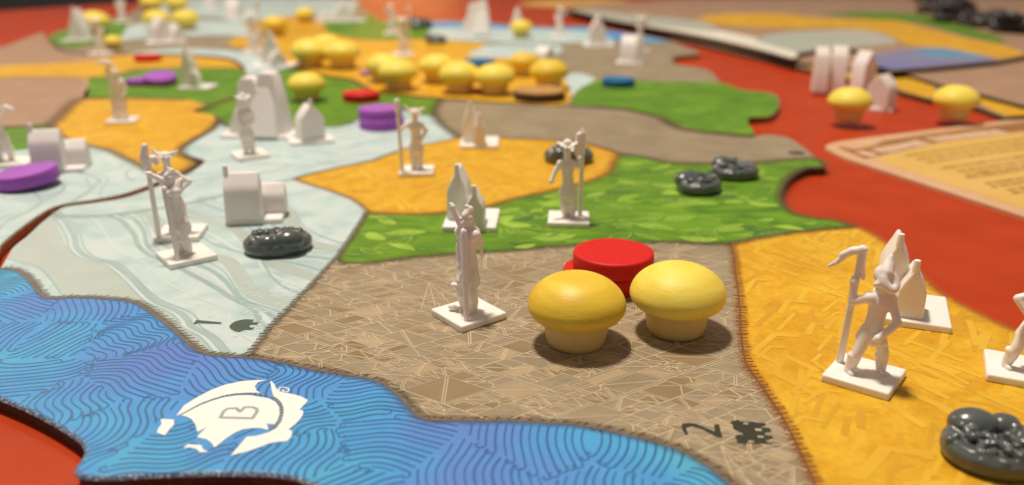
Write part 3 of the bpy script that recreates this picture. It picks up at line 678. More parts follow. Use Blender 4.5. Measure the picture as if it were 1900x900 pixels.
# ---- ice: contour bands flowing across
base = smooth_line(ground([(60, 380), (100, 404), (118, 409), (130, 425), (138, 440), (143, 460), (164, 478), (205, 489), (225, 501), (246, 519), (266, 540), (289, 560), (330, 578), (348, 593), (356, 606), (389, 624), (409, 645), (420, 662), (430, 690)]), n=5)
ib = Ink(); ip = Ink(); il = Ink(); ice = Rg['ice_front']
s_ = np.arange(len(base))
for j, (ox, w, k, am) in enumerate([(-1.55, 0.03, ib, 0.10), (-1.2, 0.5, ip, 0.1), (-0.62, 0.75, ip, 0.06), (-0.17, 0.03, ib, 0.0), (-0.10, 0.09, il, 0.0), (0.0, 0.085, ib, 0.0), (0.14, 0.025, ib, 0.03), (0.7, 0.05, il, 0.1),
        (1.30, 0.08, ib, 0.08), (1.46, 0.16, il, 0.08), (1.60, 0.07, ib, 0.08), (1.78, 0.02, ib, 0.10), (2.15, 0.30, ip, 0.12), (2.9, 0.04, ib, 0.16), (3.0, 0.12, il, 0.16), (3.5, 0.30, ip, 0.2), (3.75, 0.035, ib, 0.2), (4.4, 0.06, ib, 0.2), (4.6, 0.02, ib, 0.25), (5.2, 0.4, ip, 0.2), (5.6, 0.03, ib, 0.2)]):
    pts = base + np.stack([ox + am * np.sin(s_ * 0.16 + j * 0.7), ox * 0.10 + am * np.sin(s_ * 0.23 + j)], 1)
    d = np.array([1.0, 2.2]); pts = np.concatenate([pts[0] + d * np.linspace(2.2, 0.05, 30)[:, None] * [-0.28, 0.9], pts])
    dd = np.concatenate([[0], np.cumsum(np.hypot(*np.diff(pts, axis=0).T))]); ss = np.arange(0, dd[-1], 0.05)
    pts = np.stack([np.interp(ss, dd, pts[:, 0]), np.interp(ss, dd, pts[:, 1])], 1)
    if w > 0.2:
        tn = np.gradient(pts, axis=0); tn /= (np.hypot(tn[:, 0], tn[:, 1]) + 1e-9)[:, None]; nn_ = np.stack([-tn[:, 1], tn[:, 0]], 1)
        for q_ in np.arange(-w / 2, w / 2, 0.04): k.clipped(pts + nn_ * q_, 0.05, 0.0042, [ice])
        continue
    k.clipped(pts, w * (1.5 if k is ib else 0.8 if k is il else 1), {id(ip): 0.0042, id(il): 0.0050, id(ib): 0.0060}[id(k)] + 0.00002 * j, [ice])
rr = random.Random(4)
for i in range(170):
    p = np.array(at(rr.uniform(440, 560), rr.uniform(520, 620))); an = rr.uniform(-0.4, 0.9)
    il.clipped([p, p + np.array([math.cos(an), math.sin(an)]) * 0.05, p + np.array([math.cos(an), math.sin(an)]) * 0.10], 0.022, 0.0066, [ice])
for cx, cy in ((362, 554), (368, 566), (389, 587), (411, 601), (436, 624), (300, 530), (318, 522)):
    c = np.array(at(cx, cy)); t = np.linspace(0, 2 * math.pi, 9)[:-1]; il.poly(c + 0.035 * np.stack([np.cos(t), np.sin(t)], 1), 0.0068)
ip.build('grey_patches', M['icepatch'], reg['ice_front']); il.build('pale_bands', M['icepale'], reg['ice_front']); ib.build('contour_lines', M['iceink'], reg['ice_front'])
k = Ink(); k.poly(zpoly([(95, 350), (165, 270), (690, 320), (675, 355), (200, 340), (140, 360)], 350, 570, 11.25), 0.0098); k.build('numeral', M['greenink'], reg['ice_front'], None)
k = Ink(); k.poly(zpoly([(845, 410), (880, 360), (960, 305), (1080, 270), (1200, 255), (1370, 265), (1330, 300), (1340, 315), (1470, 320), (1420, 375), (1370, 370), (1290, 375), (1260, 405), (1290, 425), (1370, 435), (1350, 460), (1290, 480), (1180, 478), (1110, 500), (1060, 525), (960, 510), (880, 460)], 350, 570, 11.25), 0.0098); k.build('hedgehog_icon', M['greenink'], reg['ice_front'], None)
def ice_waves(poly, parent, n, seed, w0):
    r = random.Random(seed); b_ = Ink(); X0, Y0 = poly.min(0); X1, Y1 = poly.max(0)
    for i in range(n):
        p = np.array([r.uniform(X0, X1), r.uniform(Y0, Y1)]); an = r.uniform(-0.5, 0.5) + 0.2; t = np.linspace(-3, 3, 90)
        d = np.array([math.cos(an), math.sin(an)]); nn = np.array([-d[1], d[0]])
        pts = p + t[:, None] * d + (0.3 * np.sin(t * 1.4 + i) + 0.12 * np.sin(t * 3.3 + 2 * i))[:, None] * nn
        b_.clipped(pts, w0 * r.uniform(0.5, 1.8), 0.0050 + 0.0001 * i, [poly])
    b_.build('contour_lines', M['iceink'], parent)
ice_waves(Rg['ice_mid'], reg['ice_mid'], 16, 3, 0.06)
k = Ink(); t = np.linspace(0, 2 * math.pi, 13)[:-1]; k.poly(np.array(at(1478, 284)) + np.stack([0.28 * np.cos(t), 0.24 * np.sin(t)], 1), 0.009)
k.build('dark_icon', M['numink'], reg['rock_mid'], None)
b_ = Ink(); r = random.Random(9); il_poly = ground(np.concatenate([[(-250, 480)], l1, [(232, 300), (150, 272), (0, 290), (-300, 330)]]))
for i in range(12):
    p = np.array(at(r.uniform(-40, 290), r.uniform(300, 400))); an = r.uniform(-1.4, -0.8); t = np.linspace(-2, 2, 70); d = np.array([math.cos(an), math.sin(an)]); nn = np.array([-d[1], d[0]])
    b_.clipped(p + t[:, None] * d + (0.25 * np.sin(t * 1.7 + i))[:, None] * nn, 0.06 * r.uniform(0.5, 1.5), 0.005 + 0.0001 * i, [il_poly])
b_.build('contour_lines', M['iceink'], TL)

# ------------------------------------------------------------------ wooden pieces
def lathe(profile, seg=48):
    v = []; f = []; n = len(profile)
    for r_, z in profile:
        for k in range(seg):
            a = 2 * math.pi * k / seg; v.append((r_ * math.cos(a), r_ * math.sin(a), z))
    for i in range(n - 1):
        for k in range(seg):
            q = (k + 1) % seg; f.append((i * seg + k, i * seg + q, (i + 1) * seg + q, (i + 1) * seg + k))
    f.append(tuple(range(seg))[::-1]); f.append(tuple((n - 1) * seg + k for k in range(seg)))
    return v, f
cap_prof = [(0.50, 0.455), (0.60, 0.458), (0.69, 0.485), (0.775, 0.550), (0.828, 0.645), (0.835, 0.72), (0.815, 0.81), (0.755, 0.925), (0.655, 1.03), (0.53, 1.115), (0.39, 1.178), (0.25, 1.214), (0.10, 1.231), (0.02, 1.234)]
cap_prof = [tuple(p) for p in smooth_line(cap_prof, n=3)]
stem_prof = [(0.46, 0.0), (0.49, 0.02), (0.515, 0.12), (0.54, 0.26), (0.565, 0.48)]
def lmesh(name, prof, m, seg=48):
    v, f = lathe(prof, seg); me = pymesh(name, v, f, M[m]); autosmooth(me, 50); return me
cap_meshes = {m: lmesh('cap', cap_prof, m) for m in ('cap_y', 'cap_o')}
stem_mesh = lmesh('stem', stem_prof, 'stem')
def mushroom(px, py, label, m='cap_y', s=1.0, z=0.0, tilt=(0, 0), rz=0.0):
    x, y = at(px, py, z)
    t = thing('mushroom_piece', (x, y, z), rz, label, 'mushroom piece', 'yellow wooden mushroom pieces')
    t.scale = (s, s, s); t.rotation_euler = (tilt[0], tilt[1], rz)
    mobj('cap', cap_meshes[m], t); mobj('stem', stem_mesh, t)
    return t
mush = [
    (1068, 634, 'deep yellow mushroom piece on rock, front left of the large pair before the red discs', 'cap_o', 1.0),
    (1253, 612, 'pale yellow mushroom piece on the rock field at the right of the red discs', 'cap_y', 1.0),
    (571, 187, 'lone yellow mushroom piece on green behind the small domed white house', 'cap_y', 0.98),
    (1573, 222, 'yellow mushroom piece on the red table in front of the white castle', 'cap_y', 1.0),
    (1768, 219, 'yellow mushroom piece alone on the red table at the right edge of the spare tiles', 'cap_y', 1.02),
    (740, 166, 'yellow mushroom piece in the far cluster just right of the small purple disc', 'cap_y', 1.12),
    (714, 152, 'yellow mushroom piece half hidden behind the one by the small purple disc', 'cap_y', 1.10),
    (853, 172, 'yellow mushroom piece in the far cluster just left of the half hidden red disc', 'cap_y', 1.14),
    (812, 153, 'yellow mushroom piece behind and left of the one by the half hidden red disc', 'cap_y', 1.10),
    (918, 175, 'yellow mushroom piece in the far cluster just right of the half hidden red disc', 'cap_y', 1.10),
    (1018, 165, 'yellow mushroom piece standing right behind the tan disc', 'cap_o', 1.10),
    (972, 140, 'deep yellow mushroom piece behind the tan disc beside the small white house', 'cap_o', 0.95),
    (576, 125, 'left of the two yellow mushroom pieces behind the lone one on green', 'cap_y', 1.23),
    (637, 127, 'right of the two yellow mushroom pieces behind the lone one on green', 'cap_y', 1.19),
    (608, 108, 'yellow mushroom piece peeping out behind a close pair in the left of the far cluster', 'cap_y', 1.10),
    (512, 66, 'deep yellow mushroom piece above the white gabled tower on the far golden field', 'cap_o', 1.12),
    (567, 42, 'small far yellow mushroom piece with a dark stem left of the flat white mountain', 'cap_y', 1.0),
    (347, 56, 'far yellow mushroom piece at the right behind the white gabled hut', 'cap_y', 1.25),
    (293, 56, 'far yellow mushroom piece at the left behind the white gabled hut', 'cap_y', 1.25),
    (283, 24, 'farthest yellow mushroom piece at the left near the top edge', 'cap_y', 1.35),
    (330, 24, 'farthest yellow mushroom piece at the right near the top edge', 'cap_y', 1.35),
    (178, 64, 'far yellow mushroom piece beside the white pointed tower at the left edge of the tile', 'cap_y', 1.35),
    (212, 92, 'small yellow green mushroom piece just above the red disc at far left', 'cap_y', 0.72),
    (967, 70, 'far yellow mushroom piece with a white peak rising right behind it', 'cap_y', 1.0),
]
for q in mush: mushroom(q[0], q[1], q[2], q[3], q[4], rz=random.Random(q[0]).uniform(0, 6))

def disc_prof(r_, t, e=0.045): return [(r_ - 0.10, 0), (r_ - e, 0), (r_ - e * 0.3, e * 0.3), (r_, e), (r_, t - e), (r_ - e * 0.3, t - e * 0.3), (r_ - e, t), (r_ - 0.10, t)]
disc_mesh = {m: lmesh('disc', disc_prof(0.80, 0.36), m) for m in ('red', 'purple', 'blue')}
def disc(px, py, m, label, z=0.0, s=1.0, tilt=(0, 0), dxy=(0, 0)):
    x, y = at(px, py, 0.0)
    o = mobj('wooden_disc', disc_mesh[m]); o.location = (x + dxy[0], y + dxy[1], z); o.rotation_euler = (tilt[0], tilt[1], 0.3)
    o.scale = (s, s, s)
    return tagged(o, label, 'disc', 'painted wooden discs')
disc(1118, 528, 'red', 'lower red disc peeping out left under the big red disc behind the mushroom pair', 0)
disc(1136, 528, 'red', 'big red disc lying on top of another behind the mushroom pair', 0.362)
disc(708, 235, 'purple', 'lower purple disc of the stack of two on the middle ice', 0, dxy=(0.03, -0.10), s=1.03)
disc(707, 235, 'purple', 'upper purple disc of the stack of two on the middle ice', 0.362)
disc(671, 186, 'red', 'red disc lying on green behind the purple stack', 0)
disc(1147, 159, 'blue', 'blue disc on the edge of the far right green field', 0, 0.98)
disc(890, 124, 'blue', 'blue disc wedged behind the far mushroom cluster', 0, 1.05)
disc(275, 113, 'red', 'red disc at far left on the narrow golden strip', 0, 0.92)
disc(299, 157, 'purple', 'larger purple disc on the left green field, in front of its darker twin', 0.12, 0.95, (R(10), 0))
disc(260, 157, 'purple', 'purple disc half covered at the left by a larger one on the green field', 0.0, 0.80)
disc(683, 139, 'purple', 'small far purple disc left of the yellow mushroom cluster', 0, 0.50)
disc(886, 171, 'red', 'red disc squeezed between two yellow mushrooms in the far cluster', 0, 0.42)
disc(55, 345, 'purple', 'large purple disc tilted on the pale ice at the left edge', 0.10, 1.04, (0, R(-7)))
me = lmesh('tan_disc', disc_prof(1.12, 0.50, 0.05), 'tan')
td = thing('card_token', (*at(1001, 184), 0.0), 0, 'wide tan round token with a dark side in front of the mushroom cluster', 'token')
o = mobj('token_side', lmesh('token_side', disc_prof(1.12, 0.36, 0.04), 'core'), td); o2 = mobj('token_face', lmesh('token_face', [(1.0, 0.361), (1.10, 0.361), (1.12, 0.40), (1.10, 0.43), (1.0, 0.44)], 'tan'), td)

# ------------------------------------------------------------------ dark ore lumps
def ball(bm, c, r_, sub=2, sc=(1, 1, 1)):
    mtx = Matrix.Translation(c) @ Matrix.Diagonal((r_ * sc[0], r_ * sc[1], r_ * sc[2], 1))
    bmesh.ops.create_icosphere(bm, subdivisions=sub, radius=1.0, matrix=mtx)
def ore_mesh(name, seed, m, bumps=85, vox=0.022):
    r = random.Random(seed); bm = bmesh.new()
    v, f = lathe([(0.30, 0.0), (0.62, 0.0), (0.73, 0.05), (0.77, 0.17), (0.76, 0.30), (0.66, 0.41), (0.3, 0.34)], 32)
    vs = [bm.verts.new((x * 1.0, y * 0.86, z)) for x, y, z in v]
    for q in f: bm.faces.new([vs[i] for i in q])
    ball(bm, (-0.20, 0.40, 0.40), 0.33, 3, (1.1, 0.85, 0.85)); ball(bm, (0.24, 0.40, 0.38), 0.25, 3, (1, 0.85, 0.9))
    ball(bm, (0.52, 0.18, 0.33), 0.18, 2); ball(bm, (0.40, -0.20, 0.26), 0.26, 3, (1.0, 0.9, 0.7))
    for _ in range(bumps):
        a = r.uniform(0, 2 * math.pi); d = r.uniform(0.12, 0.70); q = r.uniform(0.045, 0.085)
        ball(bm, (d * math.cos(a), d * math.sin(a) * 0.86, 0.44 + r.uniform(-0.04, 0.05) - max(0, d - 0.55) * 0.8 - max(0, 0.35 - d) * 0.3), q, 2)
    me = bmmesh(name, bm, M[m], True); return me
ore_me = [ore_mesh('ore', 2, 'ore'), ore_mesh('ore', 7, 'ore', 95)]
def ore(px, py, rz, label, s=1.0, which=0, z=0.0, m=None):
    x, y = at(px, py, z); o = mobj('ore_piece', ore_me[which]); o.location = (x, y, z); o.rotation_euler = (0, 0, rz); o.scale = (s, s, s * 0.84)
    r_ = o.modifiers.new('melt', 'REMESH'); r_.mode = 'VOXEL'; r_.voxel_size = 0.020; r_.use_smooth_shade = True
    q = o.modifiers.new('soft', 'SMOOTH'); q.iterations = 1
    return tagged(o, label, 'ore piece', 'glossy dark ore lumps')
ore(517, 463, R(-160), 'glossy dark ore lump on pale ice beside the two-part white house', 0.98, 1)
ore(1296, 353, R(60), 'nearer of two touching dark ore lumps on the front green field', 0.93, 1)
ore(1362, 328, R(20), 'farther of two touching dark ore lumps on the front green field', 0.95, 0)
ore(1055, 299, R(170), 'dark ore lump on the golden field behind the wide-hatted figure', 1.02, 1)
ore(1846, 852, R(-4), 'largest dark ore lump cut by the lower right corner of the picture', 0.92, 0)
ore(810, 80, R(90), 'dull far ore lump on the golden field before the tall white castle', 1.1, 1)
ore(777, 51, R(30), 'dark teal far ore lump at the corner of the distant water', 1.5, 0)

# ------------------------------------------------------------------ white houses
def gable(bm, cx, cy, z, w, l, wall, h, rz=0.0, flare=1.0, ridge=0.03):
    """Steep gabled block, ridge along its local y; a slightly bowed roof line."""
    prof = [(-w / 2 * flare, 0), (-w / 2, wall), (-w * 0.36, wall + (h - wall) * 0.36), (-w * 0.18, wall + (h - wall) * 0.72), (-ridge, h), (ridge, h), (w * 0.18, wall + (h - wall) * 0.72), (w * 0.36, wall + (h - wall) * 0.36), (w / 2, wall), (w / 2 * flare, 0)]
    rot = Matrix.Translation((cx, cy, z)) @ Matrix.Rotation(rz, 4, 'Z')
    rings = []
    for y, sx in ((-l / 2, 1.0), (l / 2, 1.0)):
        rings.append([bm.verts.new(rot @ Vector((x * sx, y * (1 - 0.04 * (zz / h)), zz))) for x, zz in prof])
    n = len(prof)
    for i in range(n):
        j = (i + 1) % n; bm.faces.new((rings[0][i], rings[0][j], rings[1][j], rings[1][i]))
    bm.faces.new(rings[0][::-1]); bm.faces.new(rings[1])
def tube(bm, p0, p1, r0, r1, seg=10, caps=True):
    p0 = Vector(p0); p1 = Vector(p1); d = (p1 - p0); q = d.to_track_quat('Z', 'Y').to_matrix().to_4x4()
    L_ = d.length; rings = []
    prof = [(0.0, 0.02 * r0), (0.0, r0 * 0.9), (0.02 * L_, r0), (L_ * 0.98, r1), (L_, r1 * 0.85), (L_, 0.02 * r1)]
    for z, r_ in prof:
        rings.append([bm.verts.new(Matrix.Translation(p0) @ q @ Vector((r_ * math.cos(2 * math.pi * k / seg), r_ * math.sin(2 * math.pi * k / seg), z))) for k in range(seg)])
    for i in range(len(rings) - 1):
        for k in range(seg): bm.faces.new((rings[i][k], rings[i][(k + 1) % seg], rings[i + 1][(k + 1) % seg], rings[i + 1][k]))
    bm.faces.new(rings[0][::-1]); bm.faces.new(rings[-1])
def box(bm, c, s, rz=0.0, taper=1.0):
    m = Matrix.Translation(c) @ Matrix.Rotation(rz, 4, 'Z')
    v = [bm.verts.new(m @ Vector((x * s[0] / 2 * (taper if z > 0 else 1), y * s[1] / 2 * (taper if z > 0 else 1), z * s[2] / 2))) for x in (-1, 1) for y in (-1, 1) for z in (-1, 1)]
    for q in ((0, 1, 3, 2), (4, 6, 7, 5), (0, 4, 5, 1), (2, 3, 7, 6), (0, 2, 6, 4), (1, 5, 7, 3)): bm.faces.new([v[i] for i in q])
def part_bm(name, bm, parent, m='plastic', bev=0.03, seg=3):
    me = bmmesh(name, bm, M[m], True); o = mobj(name, me, parent); bevel(o, bev, seg); autosmooth(me, 50); return o
BT = 0.13
def base_plate(t, w, d, m='plastic', c=(0, 0)):
    bm = bmesh.new(); box(bm, (c[0], c[1], BT / 2), (w, d, BT), 0, 0.985); return part_bm('base', bm, t, m, 0.028, 3)
def town(px, py, rz, label, houses, base=(1.25, 1.6), m='greyplastic', s=1.0, z=0.0, off=(0, 0), cat='house piece', nm='house_piece'):
    """houses: (x, y, width, length, wall, height, turn, spire end)"""
    x, y = at(px, py, z); t = thing(nm, (x, y, z), rz, label, cat, 'white plastic building pieces'); t.scale = (s, s, s)
    if base: base_plate(t, base[0], base[1], m, off)
    for i, (hx, hy, w, l, wall, h, tr, sp) in enumerate(houses):
        bm = bmesh.new(); gable(bm, hx, hy, BT - 0.01, w, l, wall, h, tr, 1.04)
        k = part_bm('tall_house' if i == 0 else 'low_house', bm, t, m, 0.045, 3)
        if sp:
            e = Matrix.Rotation(tr, 3, 'Z') @ Vector((0, sp * (l / 2 - 0.075), 0)); b2 = bmesh.new()
            tube(b2, (hx + e.x, hy + e.y, BT + h - 0.20), (hx + e.x, hy + e.y, BT + h + 0.17), 0.074, 0.058, 10)
            part_bm('spire', b2, k, m, 0.015, 2)
    return t
front = [(-0.33, 0.22, 0.50, 0.95, 0.72, 1.20, 0, -1), (0.12, -0.42, 0.46, 0.62, 0.44, 0.82, 0, -1)]
side = [(-0.22, -0.30, 0.56, 0.86, 0.74, 1.14, R(90), 1), (0.42, 0.18, 0.50, 0.62, 0.42, 0.72, R(90), 0)]
town(477, 404, R(8), 'white chimneyed house piece with a lower annex beside the dark ore lump on ice', side, (1.36, 1.15))
town(876, 412, R(-3), 'white double pointed house piece on green behind the arm-raising figure', front, (1.3, 1.55))
town(1688, 580, R(-22), 'white double pointed house piece on the right golden field by the table edge', [(-0.36, 0.22, 0.50, 0.95, 0.74, 1.26, 0, -1), (-0.06, -0.30, 0.46, 0.62, 0.50, 0.92, 0, -1)], (1.3, 1.5), 'plastic')
town(116, 313, R(12), 'white house piece with a chimney and annex behind the tilted purple disc', side, (1.45, 1.15), s=1.02)
town(577, 264, R(20), 'small domed white house with one chimney beside the castle', [(0, 0, 0.84, 0.62, 0.72, 1.20, R(14), -1)], (1.5, 0.9))
town(890, 268, R(0), 'two slim white pointed houses on a plate at the back of the middle golden field', [(-0.30, 0.1, 0.50, 0.8, 0.7, 1.22, 0, -1), (0.02, -0.45, 0.38, 0.5, 0.5, 0.88, 0, -1)], (1.3, 1.5), 'plastic')
town(368, 164, R(-6), 'white leaning tower piece on green right of the purple pair', [(-0.35, 0.0, 0.55, 0.8, 0.9, 1.65, R(10), -1), (0.05, -0.3, 0.4, 0.5, 0.5, 0.8, 0, 0)], (1.5, 1.2))
town(309, 80, R(25), 'white gabled hut in front of two far mushrooms at upper left', [(-0.25, 0, 0.85, 1.0, 0.65, 1.25, R(20), 0), (0.55, -0.2, 0.6, 0.7, 0.4, 0.85, R(20), 0)], (2.0, 1.4), s=1.25)
town(146, 76, R(0), 'far white pointed tower at the left rim of the map', [(0.15, 0, 0.95, 1.0, 0.3, 1.75, 0, -1)], (1.6, 1.3), s=1.15)
town(510, 124, R(10), 'white steep gabled tower just behind the castle', [(-0.15, 0.2, 1.0, 0.9, 0.6, 1.75, 0, -1), (0.2, -0.4, 0.8, 0.6, 0.4, 0.8, R(20), 0)], (2.5, 1.5), s=1.0)
town(1111, 86, R(0), 'small far white pointed tower on the edge of the distant water', [(-0.1, 0, 0.85, 0.9, 0.7, 1.5, 0, -1)], (1.7, 1.2), s=1.2)
town(1170, 118, R(-10), 'white block house under the figure at the far right of the map', [(-0.1, 0, 0.8, 0.9, 0.9, 1.45, R(80), 0), (0.55, -0.3, 0.5, 0.5, 0.9, 1.3, R(0), -1)], (1.6, 1.2), s=1.0)
town(1010, 118, R(15), 'small far white house behind the deep yellow mushrooms', [(0, 0, 0.85, 0.8, 0.5, 0.85, R(40), 0)], (1.1, 0.9), s=1.0)
town(632, 40, R(15), 'flat white far mountain piece near the top edge', [(0.2, 0, 1.6, 0.9, 0.15, 1.05, 0, 0), (-0.9, -0.1, 1.5, 0.7, 0.12, 0.5, 0, 0)], (3.4, 1.3), s=1.25)
town(392, 16, R(0), 'very far white building at the top edge left of the other far building', [(0, 0, 0.9, 0.9, 0.6, 1.2, 0, 0)], (1.4, 1.2), s=1.3)
town(436, 34, R(20), 'very far white building near the top edge right of two mushrooms', [(0, 0, 0.9, 0.9, 0.5, 1.2, R(60), 0)], (1.4, 1.2), s=1.3)
town(960, 62, R(10), 'white far peak standing behind a single yellow mushroom', [(0, 0, 0.8, 0.8, 0.5, 1.75, 0, 0)], (1.0, 1.0), s=1.0)
town(1632, 204, R(-28), 'white gabled house on the red table beside the mushroom and the white castle', [(0, 0, 0.82, 0.80, 0.72, 1.18, R(-18), 0)], (0.95, 0.95), z=TZ, m='plastic', s=1.15)

def castle(px, py, rz, label, s=1.0, z=0.0, wing=True, m='greyplastic', base=(2.7, 1.5), gap=0.34):
    x, y = at(px, py, z); t = thing('castle_piece', (x, y, z), rz, label, 'castle piece', 'white plastic building pieces'); t.scale = (s, s, s)
    if base: base_plate(t, *base, m, (-0.1, 0.1))
    for nm, cx, cy, w, d, h in (('left_keep', -gap, 0.0, 1.0, 0.85, 2.06), ('right_keep', gap, 0.12, 1.06, 0.95, 2.24)):
        bm = bmesh.new()
        prof = [(-w / 2 * 1.15, 0), (-w / 2 * 0.92, h * 0.5), (-w / 2 * 0.62, h * 0.93), (-w * 0.20, h), (w * 0.20, h), (w / 2 * 0.62, h * 0.93), (w / 2 * 0.92, h * 0.5), (w / 2 * 1.15, 0)]
        rg = []
        for yy in (-d / 2, d / 2):
            rg.append([bm.verts.new((cx + a, cy + yy * (1.15 - 0.45 * b / h), BT - 0.01 + b)) for a, b in prof])
        n = len(prof)
        for i in range(n): bm.faces.new((rg[0][i], rg[0][(i + 1) % n], rg[1][(i + 1) % n], rg[1][i]))
        bm.faces.new(rg[0][::-1]); bm.faces.new(rg[1])
        part_bm(nm, bm, t, m, 0.04, 3)
    if wing:
        bm = bmesh.new(); v = []
        prof = [(-1.25, 0), (-1.12, 0.45), (-0.90, 0.95), (-0.55, 1.55), (-0.35, 1.95), (-0.1, 1.95), (-0.1, 0)]
        rg = [[bm.verts.new((a, yy * (1 - 0.15 * b), BT - 0.01 + b)) for a, b in prof] for yy in (-0.30, 0.45)]
        n = len(prof)
        for i in range(n): bm.faces.new((rg[0][i], rg[0][(i + 1) % n], rg[1][(i + 1) % n], rg[1][i]))
        bm.faces.new(rg[0][::-1]); bm.faces.new(rg[1]); part_bm('sloping_wall', bm, t, m, 0.05, 3)
        bm = bmesh.new(); prof = [(-0.42, 0), (-0.34, 1.1), (-0.16, 1.72), (0.16, 1.72), (0.34, 1.1), (0.46, 0)]
        rg = [[bm.verts.new((0.22 + a * 1.25, -0.62 + yy * (1 - 0.2 * b) + 0.28 * b, BT - 0.01 + b)) for a, b in prof] for yy in (-0.2, 0.3)]
        n = len(prof)
        for i in range(n): bm.faces.new((rg[0][i], rg[0][(i + 1) % n], rg[1][(i + 1) % n], rg[1][i]))
        bm.faces.new(rg[0][::-1]); bm.faces.new(rg[1]); part_bm('gatehouse', bm, t, m, 0.04, 3)
    return t
castle(490, 252, R(-6), 'large white castle with two keeps and a sloping wall on the middle ice', 0.95)
castle(887, 66, R(0), 'tall far white castle with twin tops before the strip of distant water', 1.05, base=(2.2, 1.4), gap=0.30)
town(1536, 176, R(-10), 'white castle with twin bright slanted tops standing on the red table', [(-0.42, 0.1, 0.75, 0.62, 1.62, 2.05, R(90), 0), (0.36, 0.2, 0.75, 0.70, 1.60, 2.1, R(84), 0)], None, z=TZ, cat='castle piece', nm='castle_piece', m='plastic')
b_ = town(1598, 168, R(10), 'grey white wall block between the white castle and the small house on the table', [(0, 0, 0.8, 0.8, 1.1, 1.75, R(20), 0)], None, z=TZ)

# ------------------------------------------------------------------ white figures
def capsule(bm, p0, p1, r0, r1, seg=10, flat=1.0):
    p0 = Vector(p0); p1 = Vector(p1); d = p1 - p0; L_ = max(d.length, 1e-4); q = d.to_track_quat('Z', 'Y').to_matrix().to_4x4()
    prof = [(-r0, 0.02)] + [(-r0 * math.cos(a), r0 * math.sin(a)) for a in (0.5, 1.0)] + [(0, r0), (L_ / 2, (r0 + r1) / 2), (L_, r1)] + [(L_ + r1 * math.sin(a), r1 * math.cos(a)) for a in (0.55, 1.05)] + [(L_ + r1, 0.02 * r1)]
    prof[0] = (-r0, 0.02 * r0)
    rings = [[bm.verts.new(Matrix.Translation(p0) @ q @ Vector((r_ * math.cos(2 * math.pi * k / seg), flat * r_ * math.sin(2 * math.pi * k / seg), z))) for k in range(seg)] for z, r_ in prof]
    for i in range(len(rings) - 1):
        for k in range(seg): bm.faces.new((rings[i][k], rings[i][(k + 1) % seg], rings[i + 1][(k + 1) % seg], rings[i + 1][k]))
    bm.faces.new(rings[0][::-1]); bm.faces.new(rings[-1])
def chain(bm, pts, rs):
    for a, b, r0, r1 in zip(pts[:-1], pts[1:], rs[:-1], rs[1:]): capsule(bm, a, b, r0, r1)
def melt(o, vox=0.02, it=3):
    m = o.modifiers.new('melt', 'REMESH'); m.mode = 'VOXEL'; m.voxel_size = vox; m.use_smooth_shade = True
    q = o.modifiers.new('soft', 'SMOOTH'); q.iterations = it; q.factor = 0.5
def blob(name, build, parent, m='plastic', vox=0.02, it=3):
    bm = bmesh.new(); build(bm); o = mobj(name, bmmesh(name, bm, M[m], True), parent); melt(o, vox, it); return o
